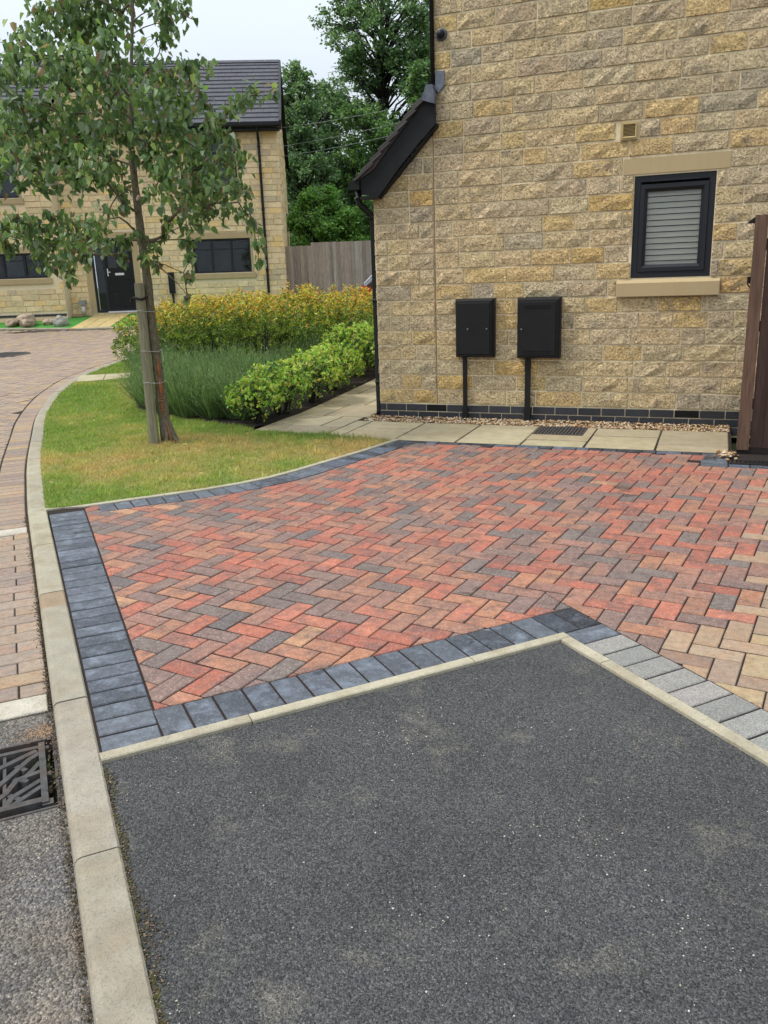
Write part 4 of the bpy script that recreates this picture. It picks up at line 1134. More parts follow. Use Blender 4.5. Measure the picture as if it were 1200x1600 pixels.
for r_ in range(nt):
    a = Ls*r_/nt; 
    y = -.15; kk = 0
    while y < 7.9:
        w = .165 if (r_ % 2 and kk == 0) else .26
        dl = random.uniform(-.006, .006)
        lo_ = A_+sl*(a+dl)+up*(.0); hi_ = A_+sl*(min(a+.25, Ls))-up*.040
        poly = [lo_-up*.022, hi_-up*.022, hi_, lo_]
        mbb = MB(); mbb.prism([tuple(p) for p in poly], 'y', y+.001, y+w-.001)
        its.append(dict(v=mbb.v, f=mbb.f, col=vary(alb((92, 86, 86), .5), .15), c=(lo_[0], y, lo_[1]))); y += w; kk += 1
pieces(roof, 'tile', its, 'roof_tile', 40)
mb = MB(); band = [(-.12, 2.385), (-.02, 2.43), (.057, 2.475), (.33, 2.77), (.603, 3.055), (.64, 3.11)]
bp_ = [tuple(p) for p in band]+[(.615, 3.118), (.25, 2.765), (-.10, 2.408)]
mb.prism(bp_, 'y', -.128, -.086); mb.build('undercloak', mat('undercloak', alb((92, 84, 82), .5), rough=.9, lo=.6, hi=1.3, nscale=30, bump=.5), roof)
mb = MB(); mb.prism([(.687, 3.30), (.770, 3.29), (.768, 3.17), (.712, 3.105), (.676, 3.15)], 'y', -.04, -.022); mb.prism([(.585, 3.04), (.63, 3.165), (.69, 3.165), (.712, 3.06), (.705, 3.0), (.64, 3.02)], 'y', -.165, -.085); mb.build('lead_flashing', M['lead'], roof)
# gutter and pipes
gp_ = [(-.205+.05+.052*math.cos(a), 2.385+.0+.1*math.sin(a)*.95) for a in np.linspace(math.pi, 2*math.pi, 9)]
gp_ = [(x, z) for x, z in gp_]
mb = MB(); mb.prism(gp_, 'y', -.125, 8.0); mb.box(-.212, -.098, -.131, -.1251, 2.30, 2.388); gut = mb.build('gutter', M['black_plastic'], house)
mb = MB(); mb.tube([(-.155, -.02, 2.30), (-.155, -.02, 2.19), (-.135, -.01, 2.15), (-.055, .035, 2.07), (-.036, .045, 2.03), (-.036, .045, .06), (-.036, .03, .02)], .032, 10)
for z in (2.21, 2.02, 1.2, .35): mb.tube([(-.155 if z > 2.1 else -.036, -.02 if z > 2.1 else .045, z), (-.155 if z > 2.1 else -.036, -.02 if z > 2.1 else .045, z+.035)], .037, 10)
mb.build('downpipe', M['black_plastic'], house, True)
mb = MB(); mb.tube([(.655, -.035, 3.14), (.650, -.035, 6)], .022, 8); mb.build('downpipe', M['black_plastic'], house, True)
# main roof above the picture
mb = MB(); mb.prism([(.3, 5.2), (4.0, 8.55), (7.7, 5.2), (7.7, 5.35), (4.0, 8.75), (.3, 5.35)], 'y', -.2, 8.2); mb.build('main_roof', M['black_paint'], house)

# ---- meter boxes ---------------------------------------------------------------
def meter(name, label, x0, x1, z0, z1, d, pole, pw, slots, lock):
    t = thing(name, label, 'meter box', (x0, 0, 0))
    X1 = x1-x0; mb = MB()
    b_ = .022
    O = [(0, z0), (X1, z0), (X1, z1), (0, z1)]; I = [(b_*.6, z0+b_*.6), (X1-b_, z0+b_*.6), (X1-b_, z1-b_), (b_*.6, z1-b_)]
    V = [(x, -.021, z) for x, z in O]+[(x, -d*.75, z) for x, z in O]+[(x, -d, z) for x, z in I]
    Fs = [(8, 9, 10, 11)]
    for i in range(4):
        j = (i+1) % 4; Fs += [(i, j, 4+j, 4+i), (4+i, 4+j, 8+j, 8+i)]
    mb.add(V, Fs); mb.box(.005, X1-.005, -.03, -.001, z0+.005, z1-.005); mb.build('cabinet', M['black_plastic'], t)
    mb = MB(); dx0, dx1, dz0, dz1 = .020, X1-.034, z0+.026, z1-.036
    V = [(dx0, -d-.001, dz0), (dx1, -d-.001, dz0), (dx1, -d-.001, dz1), (dx0, -d-.001, dz1)]; I = [(dx0+.006, -d-.010, dz0+.006), (dx1-.006, -d-.010, dz0+.006), (dx1-.006, -d-.010, dz1-.006), (dx0+.006, -d-.010, dz1-.006)]
    mb.add(V+I, [(4, 5, 6, 7), (0, 1, 5, 4), (1, 2, 6, 5), (2, 3, 7, 6), (3, 0, 4, 7)])
    if slots:
        for zz in (z1-.075, z1-.095, z0+.055, z0+.075): mb.box(.07, X1-.09, -d-.015, -d-.0101, zz, zz+.006)
    dr = mb.build('door', M['black_paint'], t)
    lk = mat('lock_'+str(slots), (.25, .25, .25), rough=.4, metallic=.6, bump=0)
    for lx in lock:
        mb = MB(); mb.tube([(lx, -d-.010, (z0+z1)/2-.005), (lx, -d-.016, (z0+z1)/2-.005)], .008, 8); mb.build('lock', lk, dr)
    mb = MB(); mb.box(pole-x0-pw/2, pole-x0+pw/2, -.062, -.030, -.02, z0+.02); mb.box(pole-x0-pw/2-.008, pole-x0+pw/2+.008, -.066, -.0305, -.01, .13)
    mb.build('conduit', M['black_plastic'], t)
meter('meter_box', 'plain black meter box with a flat door, left of the two on the stone wall', .872, 1.268, .645, 1.215, .115, .955, .038, 0, (.135, .33))
meter('meter_box', 'wider black meter box with slotted louvres, right of the two on the stone wall', 1.500, 1.918, .635, 1.213, .125, 1.60, .052, 1, (.05,))

# ---- security camera -------------------------------------------------------------
t = thing('security_camera', 'small grey dome security camera high at the left edge of the stone wall', 'camera', (.745, 0, 3.60))
mb = MB(); mb.tube([(0, -.018, 0), (0, -.03, 0), (0, -.045, 0)], [.056, .056, .048], 16); mb.build('base', mat('camera_body', alb((96, 100, 110), .6), rough=.4, bump=0), t, True)
mb = MB(); mb.tube([(0, -.045, 0), (0, -.062, 0), (0, -.075, 0), (0, -.082, 0)], [.040, .036, .024, .008], 16); mb.build('dome', M['black_paint'], t, True)

# ---- brown fence by the wall -------------------------------------------------------
t = thing('board_fence', 'dark brown stained close boarded fence beside the stone wall', 'fence', (3.53, -1.2, 0))
mb = MB(); V_ = [(0, -.012), (.088, -.012), (.088, .075), (0, .075)]
mb.prism(V_, 'z', .03, 1.80); mb.build('post', M['timber_brown_o'], t).color = (*alb((126, 96, 78), .62), 1)
x = .094; k = 0
while x < 2.2:
    w = .098; h = 1.81+random.uniform(-.008, .012); mb = MB()
    mb.prism([(x, -.004), (x+w, .008), (x+w+.014, .020), (x+w+.014, .026), (x, .012)], 'z', .05, h)
    o = mb.build('board', M['timber_brown_o'], t); o.color = (*vary(alb((96, 70, 60), .5), .2), 1); x += w; k += 1
for z in (.35, .95, 1.55):
    mb = MB(); mb.box(.03, 2.25, .030, .075, z, z+.08); mb.build('rail', M['timber_brown_o'], t).color = (*alb((80, 56, 48), .45), 1)
mb = MB(); mb.prism([(-.058, 1.748), (-.002, 1.742), (-.002, 1.785), (-.010, 1.785)], 'y', .01, .03); mb.tube([(-.012, .02, 1.31), (-.012, .02, 1.36)], .012, 8); mb.tube([(-.002, .02, 1.28), (-.02, .02, 1.31)], .006, 6)
mb.build('latch', M['black_paint'], t)
mb = MB(); mb.box(0, 2.25, .0, .045, .0, .048); mb.build('gravel_board', M['timber_brown_o'], t).color = (*alb((50, 40, 36), .4), 1)  # dark strip painted in for the shaded gap under the boards

# ---- channel drain in front of the fence --------------------------------------------
t = thing('channel_drain', 'black slotted channel drain running along the foot of the brown fence', 'drain', (3.472, -1.615, 0))
mb = MB(); mb.box(0, 2.2, 0, .012, -.05, .003); mb.box(0, 2.2, .128, .14, -.05, .003); mb.box(0, 2.2, 0, .14, -.06, -.05); mb.build('channel', M['aco'], t)
mb = MB()
for k in range(70): mb.box(.004+k*.031, .020+k*.031, .0125, .1275, -.02, .004)
g_ = mb.build('grating', M['aco'], t)

# ---- drain cover in the flags ---------------------------------------------------------
t = thing('drain_cover', 'square ribbed grey drain cover set in the flagstones by the wall', 'drain cover', (1.787, -.702, 0))
mb = MB(); mb.box(0, .455, 0, .018, -.03, .006); mb.box(0, .455, .37, .388, -.03, .006); mb.box(0, .018, .0181, .3699, -.03, .006); mb.box(.437, .455, .0181, .3699, -.03, .006); mb.box(.0181, .4369, .0181, .3699, -.03, -.02)
mb.build('frame', M['iron'], t)
for k in range(13):
    mb = MB(); mb.box(.026+k*.0318, .046+k*.0318, .022, .366, -.018, .004); mb.build('rib', M['iron'], t)

# ---- road gully -------------------------------------------------------------------------
t = thing('gully_grate', 'cast iron gully grate with slanting bars beside the kerb', 'drain grate', (*SN(GS0, GN0)[:2], RZ), math.radians(-45))
# local X runs along the kerb (towards the camera), local Y towards the kerb
W_, H_ = GS1-GS0, GN1-GN0
pit = MB(); pit.box(0, W_, 0, H_, -.5, -.3); 
for a in ((0, W_, 0, .006), (0, W_, H_-.006, H_), (0, .006, .0061, H_-.0061), (W_-.006, W_, .0061, H_-.0061)): pit.box(*a, -.3, -.02)
pit.build('pit', M['dark_pit'], t)
fr = MB(); b_ = .009
for a in ((0, W_, 0, b_), (0, W_, H_-b_, H_), (0, b_, b_+.0001, H_-b_-.0001), (W_-b_, W_, b_+.0001, H_-b_-.0001)): fr.box(*a, -.05, -.001)
fr.build('frame', M['iron'], t)
def bar(p, q, w, z0=-.045, z1=-.002, name='bar'):
    p, q = np.array(p), np.array(q); d = (q-p)/np.linalg.norm(q-p); n_ = np.array((-d[1], d[0]))*w/2
    mb = MB(); mb.prism([tuple(p-n_), tuple(q-n_), tuple(q+n_), tuple(p+n_)], 'z', z0, z1); return mb.build(name, M['iron'], t)
def poly_bar(pl, w, k=0):
    for a_, c_ in zip(pl[:-1], pl[1:]):
        a_, c_ = np.array(a_, float), np.array(c_, float); e_ = (c_-a_)/np.linalg.norm(c_-a_)*.004
        bar(a_-e_, c_+e_, w, z1=-.004-.0003*k-random.uniform(0, .0002))
bar((.02, .405), (.392, .405), .020, z1=-.0021); bar((.372, .0221), (.372, .4139), .026, z1=-.0026); bar((.045, .0221), (.045, .4138), .018, z1=-.0030)
BARS = [([(.128, .27), (.067, .385)], .014), ([(.235, .27), (.207, .293), (.110, .366), (.087, .395)], .013), ([(.31, .27), (.288, .294), (.220, .327), (.203, .395)], .013),
        ([(.36, .294), (.316, .312), (.256, .395)], .013), ([(.356, .318), (.291, .398)], .012), ([(.232, .342), (.143, .398)], .012),
        ([(.138, .327), (.171, .352)], .011), ([(.214, .321), (.241, .355)], .011), ([(.301, .306), (.335, .333)], .011)]
for k, (pl, w) in enumerate(BARS):
    poly_bar(pl, w*1.45, k); poly_bar([(x_, .426-y_) for x_, y_ in pl], w*1.45, k+.5)
poly_bar([(.385, .40), (.385, .424)], .03, 12); poly_bar([(.222, .412), (.220, .424)], .02, 13); poly_bar([(.05, .412), (.05, .424)], .02, 14)
for y_ in (.06, .135, .213, .29): poly_bar([(.05, y_), (.36, y_)], .010, 15+y_)
tuft = MB()
for _ in range(60):
    a = random.uniform(0, 6.28); x_, y_ = .15+random.gauss(0, .03), H_-.045+random.gauss(0, .012)
    tuft.add([(x_, y_, -.05), (x_+.006*math.cos(a), y_+.006*math.sin(a), -.05), (x_+random.gauss(0, .02), y_+random.gauss(0, .015), -.01+random.uniform(0, .02))], [(0, 1, 2)])
mud = MB(); mud.box(.09, .24, H_-.07, H_-.024, -.07, -.05)
o = mud.build('silt', M['boulder_brown'], t)
o = tuft.build('weed', mat('weed', alb((110, 140, 60), .55), rough=.7, bump=0), t)

# ---- manhole cover in the road -------------------------------------------------------------
mx_, my_ = -9.75, 4.45; t = thing('manhole_cover', 'round dark manhole cover set in the block road', 'manhole cover', (mx_, my_, T(mx_, my_)+RZ))
mb = MB(); mb.tube([(0, 0, -.03), (0, 0, .003)], .46, 28); mb.build('rim', M['iron'], t)
mb = MB(); mb.tube([(0, 0, .0031), (0, 0, .007)], .40, 28)
for k in range(-5, 6): mb.box(-.3, .3, k*.06-.008, k*.06+.008, .0071, .012)
mb.build('lid', M['iron'], t)
_s = math.atan(.0363)
t.rotation_euler = Matrix.Rotation(_s, 3, Vector((math.cos(YAW), -math.sin(YAW), 0))).to_euler()

# ================================================================== FOLIAGE
def leaf_arrays(P, D, S, asp, fold=.25, curl=.15, heart=False):
    """P base points, D pointing directions, S lengths -> vertices of two folded quads per leaf"""
    n = len(P); D = D/np.linalg.norm(D, axis=1)[:, None]
    r = RNG.normal(size=(n, 3)); Sd = np.cross(D, r); Sd /= np.linalg.norm(Sd, axis=1)[:, None]; Nn = np.cross(Sd, D)
    S = S[:, None]; W = S*asp/2
    cu = RNG.uniform(-curl, curl, (n, 1))
    def q(a, b, c): return P+D*S*a+Sd*W*b+Nn*(W*abs(b)*fold*2+S*c)
    if heart: a1, a2 = .12, .52
    else: a1, a2 = .28, .65
    v0 = q(0, 0, 0); v1 = q(a1, -1.0, cu*.3); v2 = q(a2, -.82 if heart else -.75, cu*.7); v3 = q(1, 0, cu*1.6); v4 = q(a2, .82 if heart else .75, cu*.7); v5 = q(a1, 1.0, cu*.3)
    V = np.stack([v0, v1, v2, v3, v4, v5], 1).reshape(-1, 3)
    b = np.arange(n)[:, None]*6
    F_ = np.concatenate([b+np.array([[0, 3, 2, 1]]), b+np.array([[0, 5, 4, 3]])], 0)
    return V, F_, 6
def diamond_arrays(P, D, S, asp):
    n = len(P); D = D/np.linalg.norm(D, axis=1)[:, None]; r = RNG.normal(size=(n, 3)); Sd = np.cross(D, r); Sd /= np.linalg.norm(Sd, axis=1)[:, None]
    S = S[:, None]; V = np.stack([P, P+D*S*.45-Sd*S*asp/2, P+D*S, P+D*S*.45+Sd*S*asp/2], 1).reshape(-1, 3)
    return V, np.arange(4*n).reshape(-1, 4), 4
def leafcols(n, pal, k=.6, a=.2):
    C_ = np.array([alb(p[0], k*1.35) for p in pal]); w = np.array([p[1] for p in pal], float); w /= w.sum()
    return C_[RNG.choice(len(pal), n, p=w)]*RNG.uniform(1-a, 1+a, (n, 1))
def mkleaves(name, arr, cols, parent, m='leaf'):
    V, F_, k = arr
    return link(name, fastmesh(name, V, F_, M[m], np.repeat(cols, k, 0)), parent)

# ---- street tree ----------------------------------------------------------------
TB = Vector((-1.526, -1.739, 0))
tree = thing('street_tree', 'young broadleaf street tree with drooping green leaves tied to a stake on the lawn', 'tree', TB)
trunk = [(-1.526,-1.739,-.03),(-1.54,-1.745,.43),(-1.545,-1.747,.79),(-1.556,-1.751,1.1),(-1.552,-1.75,1.483),(-1.563,-1.754,1.818),(-1.567,-1.755,2.144),(-1.569,-1.756,2.45),(-1.561,-1.753,2.75),(-1.517,-1.736,3.1),(-1.465,-1.714,3.5),(-1.418,-1.696,3.85),(-1.373,-1.678,4.2),(-1.35,-1.66,4.5)]
trad = [.060, .048, .045, .043, .040, .037, .034, .029, .024, .019, .014, .011, .008, .005]
tw = [Vector(p)-TB for p in trunk]
pts_ = catmull(tw, 4); rr_ = np.interp(np.linspace(0, 1, len(pts_)), np.linspace(0, 1, len(trad)), trad)
rr_ = [r*(1+.06*math.sin(i*2.1)) for i, r in enumerate(rr_)]
mb = MB(); mb.tube(pts_, rr_, 12)
for a, l_ in ((-.2, .17), (-1.0, .14), (.5, .12), (2.4, .10)):
    mb.tube([(math.cos(a)*.03, math.sin(a)*.03, .20), (math.cos(a)*.062, math.sin(a)*.062, .07), (math.cos(a)*l_*.75, math.sin(a)*l_*.75, .015), (math.cos(a)*l_, math.sin(a)*l_, -.02)], [.02, .024, .02, .012], 8)
mb.build('trunk', M['bark'], tree, True)
vdir = Vector((CAM.x-TB.x, CAM.y-TB.y, 0)).normalized()
mb = MB()
for z0, z1, off, w in ((.44, .62, .050, .018), (.60, .80, .049, .014), (.26, .40, .056, .010)):
    base = Vector((-.012, -.004, 0)); zz = np.linspace(z0, z1, 6)
    mb.tube([base+vdir*(off+.004*math.sin(q*40))+Vector((0, 0, q)) for q in zz], [.004, w*.8, w, w, w*.7, .004], 8)
mb.tube([(.10*vdir.x+.06, .10*vdir.y, -.01), (.062*vdir.x+.032, .062*vdir.y, .07), (.056*vdir.x+.02, .056*vdir.y, .20)], [.008, .011, .004], 6)
mb.build('bare_wood', M['wound'], tree, True)
mb = MB()
for k in range(8): mb.tube([Vector((-.025, -.005, .30+k*.028))+vdir*.058+Vector((-.012, 0, 0)), Vector((-.005, .0, .315+k*.028))+vdir*.062], [.006, .009], 6)
mb.build('callus', M['wound'], tree, True)
CL = [(-2.23,-1.86,3.73,0.136),(-2.4,-1.78,3.62,0.114),(-2.19,-1.57,3.82,0.192),(-2.16,-1.27,3.81,0.231),(-1.77,-1.41,3.77,0.16),(-2.3,-1.41,3.64,0.229),(-1.22,-2.41,3.22,0.154),(-1.17,-1.65,3.68,0.121),(-1.4,-1.01,3.86,0.099),(-1.31,-1.41,3.61,0.1),(-1.58,-1.1,3.61,0.105),(-1.02,-2.22,3.24,0.078),(-2.33,-2.1,3.49,0.109),(-2.22,-2.31,3.31,0.117),(-2.28,-1.99,3.39,0.122),(-2.54,-2.07,3.28,0.135),(-1.91,-2.5,3.1,0.102),(-1.76,-2.25,3.23,0.174),(-1.62,-2.13,3.16,0.175),(-2.47,-1.53,3.26,0.163),(-1.95,-1.46,3.27,0.179),(-1.18,-2.22,3.07,0.141),(-1.63,-1.27,3.33,0.129),(-0.91,-2.08,3.05,0.125),(-1.16,-1.41,3.27,0.112),(-0.81,-1.67,3.21,0.071),(-0.9,-2.34,2.86,0.137),(-1.51,-1.14,3.12,0.143),(-0.81,-1.88,3.0,0.087),(-0.87,-1.91,2.84,0.115),(-1.08,-1.28,3.0,0.075),(-2.26,-1.45,3.15,0.162),(-1.5,-2.09,2.89,0.116),(-2.05,-1.11,3.02,0.187),(-2.11,-1.92,2.9,0.153),(-2.43,-1.87,2.99,0.137),(-2.18,-2.36,2.94,0.117),(-2.89,-1.79,2.94,0.142),(-2.54,-1.91,2.79,0.175),(-2.6,-1.52,2.81,0.183),(-2.37,-1.48,2.8,0.195),(-1.59,-2.1,2.68,0.164),(-1.39,-1.94,2.66,0.13),(-1.01,-2.09,2.7,0.142),(-0.85,-2.01,2.65,0.125),(-2.19,-2.51,2.53,0.114),(-2.16,-2.25,2.51,0.147),(-2.22,-1.87,2.55,0.155),(-1.43,-2.49,2.43,0.138),(-1.92,-1.59,2.56,0.139),(-1.26,-1.91,2.55,0.129),(-1.07,-1.86,2.52,0.147),(-1.32,-1.18,2.64,0.128),(-0.9,-1.51,2.7,0.109),(-0.67,-1.63,2.64,0.089),(-0.62,-1.4,2.97,0.085),(-0.56,-1.26,3.06,0.068),(-0.31,-1.44,3.0,0.054),(-0.83,-1.22,2.94,0.075),(-0.7,-1.66,2.78,0.059),(-0.97,-1.37,2.85,0.074),(-1.36,-1.16,2.45,0.142),(-0.84,-2.23,2.27,0.111),(-1.13,-1.19,2.46,0.127),(-0.71,-1.58,2.47,0.107),(-0.71,-1.37,2.54,0.073),(-0.9,-2.31,2.33,0.099),(-0.99,-2.3,2.17,0.088),(-0.95,-2.01,2.14,0.126),(-1.39,-1.03,2.29,0.144),(-0.69,-1.81,2.24,0.116),(-0.88,-1.17,2.31,0.101),(-0.76,-1.22,2.21,0.075),(-1.54,-1.07,2.07,0.118),(-0.9,-1.71,2.08,0.107),(-0.76,-1.62,2.1,0.083),(-0.7,-1.4,2.06,0.073),(-0.69,-1.27,1.96,0.062),(-0.5,-1.51,1.78,0.054),(-0.65,-1.27,1.62,0.049),(-1.41,-1.24,1.85,0.083),(-1.16,-1.38,1.98,0.062),(-1.01,-1.81,1.68,0.053),(-1.36,-1.4,1.53,0.05),(-1.09,-1.82,1.36,0.035),(-1.26,-1.74,1.99,0.06),(-1.42,-1.62,1.87,0.043),(-1.66,-1.5,1.83,0.076),(-1.49,-1.84,1.7,0.06),(-1.62,-1.48,1.65,0.044),(-1.73,-1.74,2.29,0.098),(-1.64,-2.1,2.36,0.117),(-1.86,-2.15,2.34,0.129),(-1.9,-2.34,2.35,0.104),(-2.15,-2.22,2.31,0.071),(-2.1,-2.41,2.39,0.086),(-2.58,-2.07,2.35,0.049),(-2.02,-1.59,2.13,0.063),(-1.52,-1.99,2.13,0.059),(-1.47,-2.45,1.95,0.111),(-2.56,-1.42,2.02,0.145),(-2.28,-1.99,2.01,0.135),(-2.32,-2.18,2.0,0.12),(-2.35,-2.38,2.0,0.105),(-2.75,-2.12,2.0,0.111),(-2.78,-2.09,1.84,0.074),(-2.44,-2.16,1.85,0.121),(-2.25,-2.14,1.81,0.12),(-1.74,-2.48,1.78,0.112),(-2.41,-1.43,1.89,0.118),(-1.36,-2.47,1.79,0.077),(-1.73,-1.82,1.85,0.073),(-2.63,-1.71,1.69,0.096),(-2.07,-2.18,1.62,0.071),(-2.29,-1.91,1.54,0.049),(-2.61,-1.93,1.75,0.075),(-2.12,-1.89,1.73,0.068),(-1.87,-1.67,1.72,0.056),(-1.44,-2.0,1.91,0.053),(-2.66,-2.26,2.8,0.181),(-2.4,-2.44,3.14,0.175),(-3.03,-2.0,2.55,0.19),(-2.67,-2.41,1.91,0.148),(-2.83,-2.31,2.13,0.151),(-2.36,-1.33,4.1,0.231),(-1.99,-1.34,4.07,0.228),(-1.89,-1.02,4.09,0.168),(-1.38,-1.77,4.06,0.181),(-1.66,-1.81,4.11,0.212)]

nodes = [(Vector(p)-TB, None, z_) for p, z_ in ((trunk[i], i) for i in range(5, len(trunk)))]
# finer attachment points on the trunk
att = [Vector(p) for p in pts_ if p[2] > 1.62]
N_ = [dict(p=a, par=None, d=0) for a in att]
order = sorted(CL, key=lambda c: (Vector(c[:3])-TB-Vector((0, 0, c[2]))).length+0*abs(c[2]-2))
for c in order:
    q = Vector(c[:3])-TB
    def cost(nd):
        v = q-nd['p']; L = v.length; h = math.hypot(v.x, v.y)
        pen = max(0, nd['p'].z-q.z-.15)*1.5 if nd['par'] is None else max(0, nd['p'].z-q.z-.35)*.8
        return L+.25*nd['d']+pen+max(0, .25*h-(q.z-nd['p'].z))*(1.0 if nd['par'] is None else .2)
    b_ = min(N_, key=cost); N_.append(dict(p=q, par=b_, d=b_['d']+(q-b_['p']).length, c=c))
for nd in N_: nd['n'] = 0
for nd in N_:
    if nd.get('c'):
        a = nd
        while a is not None: a['n'] += 1; a = a['par']
brn = [nd for nd in N_ if nd.get('c')]
mb = MB()
for nd in brn:
    a, b = nd['par']['p'], nd['p']; L = (b-a).length
    mid = (a+b)/2+Vector((random.gauss(0, .04), random.gauss(0, .04), .10*L+random.gauss(0, .02)))
    r0 = min(.022, .0045*math.sqrt(nd['n'])+.001); r1 = .0035*math.sqrt(max(1, nd['n']-1))
    q1 = a.lerp(mid, .5)+Vector((0, 0, .03*L)); q2 = mid.lerp(b, .5)+Vector((0, 0, .02*L))
    mb.tube([a, q1, mid, q2, b], [r0, r0*.9, (r0+r1)/2, r1, r1*.8], 6)
    # twigs hanging from the end
    R_ = nd['c'][3]
    for _ in range(2+int(R_*12)):
        e = b+Vector((random.gauss(0, R_*.6), random.gauss(0, R_*.6), random.gauss(-.02, R_*.5))); m_ = (b+e)/2+Vector((0, 0, R_*.25))
        mb.tube([b, m_, e], [.0028, .002, .0012], 4)
mb.build('branches', M['bark'], tree, True)['kind'] = 'stuff'
P_ = []; Rr = []
for nd in brn:
    R_ = nd['c'][3]; k = int(3900*R_*R_*RNG.uniform(.85, 1.15))+6
    q = RNG.normal(size=(k, 3))*np.array((.52, .52, .52))*R_; P_.append(q+np.array(nd['p']))
P_ = np.concatenate(P_); n = len(P_)
D_ = np.c_[RNG.normal(0, .42, (n, 2)), RNG.normal(-.9, .35, n)]
S_ = RNG.uniform(.036, .092, n)
LP = [((104, 132, 82), 6), ((120, 150, 90), 5), ((86, 112, 72), 3.5), ((134, 158, 100), 3), ((150, 168, 140), 2.2), ((160, 140, 106), .8), ((128, 106, 88), .7), ((164, 184, 104), 1)]  # palest tones: leaf undersides, plus highlights put into the colour
arr = leaf_arrays(P_, D_, S_, .66, .38, .34, True)
mkleaves('foliage', arr, leafcols(n, LP, .62, .18), tree)

# stake and ties
st = thing('tree_stake', 'weathered grey green timber stake leaning beside the young tree trunk', 'stake', (-1.601, -1.845, 0))
mb = MB(); q = []
prof8 = [(.048*math.cos(a), .048*math.sin(a)) for a in np.linspace(0, 2*math.pi, 9)[:-1]]
mb.tube([(0, 0, -.05), (.003, .001, .4), (.010, .004, .9), (.020, .008, 1.47), (.020, .008, 1.475)], [.050, .049, .047, .045, .036], 10)
mb.build('post', M['stake'], st)
sp = thing('tree_tie', 'black rubber strap round the top of the timber stake', 'tree tie', (-1.585, -1.84, 1.34))
mb = MB(); ring = [(.056*math.cos(a), .056*math.sin(a), .008*math.sin(2*a)) for a in np.linspace(0, 2*math.pi, 15)]
mb.tube(ring, .011, 6); mb.tube([(.03, .04, 0), (.05, .08, .015), (.04, .11, -.01)], .012, 6); mb.tube([(-.05, -.03, .005), (-.075, -.035, -.01), (-.06, -.05, -.03)], .012, 6)
mb.build('strap', M['black_plastic'], sp)
for k, (z, lab) in enumerate(((1.22, 'highest of the three thin wires binding the tree trunk to the stake'), (.86, 'middle of the three thin wires binding the tree trunk to the stake'), (.57, 'lowest of the three thin wires binding the tree trunk to the stake'))):
    o1 = np.array((-1.590, -1.84)); o2 = np.array((-1.548, -1.748)); P2 = []
    ax = (o2-o1)/np.linalg.norm(o2-o1); pr2 = np.array((-ax[1], ax[0]))
    for a in np.linspace(-math.pi/2, math.pi/2, 7): P2.append(tuple(o2+.063*(math.cos(a)*ax+math.sin(a)*pr2)))
    for a in np.linspace(math.pi/2, 3*math.pi/2, 7): P2.append(tuple(o1+.052*(math.cos(a)*ax+math.sin(a)*pr2)))
    P2.append(P2[0]); mb = MB(); mb.tube([(x, y, z+.012*math.sin(i*.7)) for i, (x, y) in enumerate(P2)], .0024, 5)
    if k == 1: mb.tube([(P2[3][0], P2[3][1], z), (P2[2][0], P2[2][1], z-.05), (P2[1][0]+.01, P2[1][1], z-.10)], .0024, 5)
    o = mb.build('wire_tie', M['wire']); tag(o, lab, 'wire')

# ---- shrubs -----------------------------------------------------------------------
def stems(parent, name, n, r, h, rad, m='bark_dark', base=.03):
    mb = MB()
    for _ in range(n):
        a = random.uniform(0, 6.28); q = random.uniform(.3, .9)*r; x0_, y0_ = random.gauss(0, base), random.gauss(0, base)
        mb.tube([(x0_, y0_, -.02), (x0_+math.cos(a)*q*.35, y0_+math.sin(a)*q*.35, h*.35), (math.cos(a)*q, math.sin(a)*q, h*random.uniform(.6, .85))], [rad, rad*.8, rad*.4], 5)
    return mb.build(name, M[m], parent)
BR = [((176, 204, 84), 5), ((156, 188, 76), 4), ((198, 218, 104), 4), ((116, 150, 62), 2), ((214, 224, 130), 2), ((204, 190, 96), .4)]
def green_bush(x, y, r, h, label, nros=400):
    t = thing('evergreen_shrub', label, 'shrub', (x, y, T(x, y)+.01), 0, 'bright green shrubs along the path')
    stems(t, 'stems', 14, r, h, .010)
    P_ = []; D_ = []; Cc = []
    for _ in range(int(nros*(r/.36)**2)):
        d = Vector(RNG.normal(size=3)); d.z = abs(d.z)*1.1-.62; d.normalize()
        k = random.uniform(.78, 1.04); lump = 1+.16*mnoise.noise(d*2.3+Vector((x, y, 0)))
        c = Vector((d.x*r*k*lump, d.y*r*k*lump, h*.54+d.z*h*.47*k*lump))
        m_ = random.randint(7, 10); base = alb(random.choices([b[0] for b in BR], [b[1] for b in BR])[0], .92)
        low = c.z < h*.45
        for i in range(m_):
            a = i*6.283/m_+random.uniform(-.3, .3); el = random.uniform(.15, .9)
            o_ = d.orthogonal().normalized(); o2 = d.cross(o_); dd = (o_*math.cos(a)+o2*math.sin(a))*math.cos(el)+d*math.sin(el)
            P_.append(c+d*random.uniform(-.02, .012)); D_.append(dd)
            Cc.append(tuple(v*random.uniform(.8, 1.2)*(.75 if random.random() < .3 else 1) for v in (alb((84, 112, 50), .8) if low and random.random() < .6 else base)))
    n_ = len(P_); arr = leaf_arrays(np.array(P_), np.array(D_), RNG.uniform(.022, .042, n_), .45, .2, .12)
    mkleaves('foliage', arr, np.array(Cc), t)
    # inner leaves
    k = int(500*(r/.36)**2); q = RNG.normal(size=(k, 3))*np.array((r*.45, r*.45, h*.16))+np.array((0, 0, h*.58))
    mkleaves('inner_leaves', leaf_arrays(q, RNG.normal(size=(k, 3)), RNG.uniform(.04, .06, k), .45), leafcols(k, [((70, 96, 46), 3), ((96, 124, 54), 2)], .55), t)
green_bush(-1.17, -.66, .29, .47, 'bright green shrub nearest the lawn, with bare stems showing at its foot')
green_bush(-1.17, -.10, .36, .60, 'second bright green shrub from the lawn, beside the path')
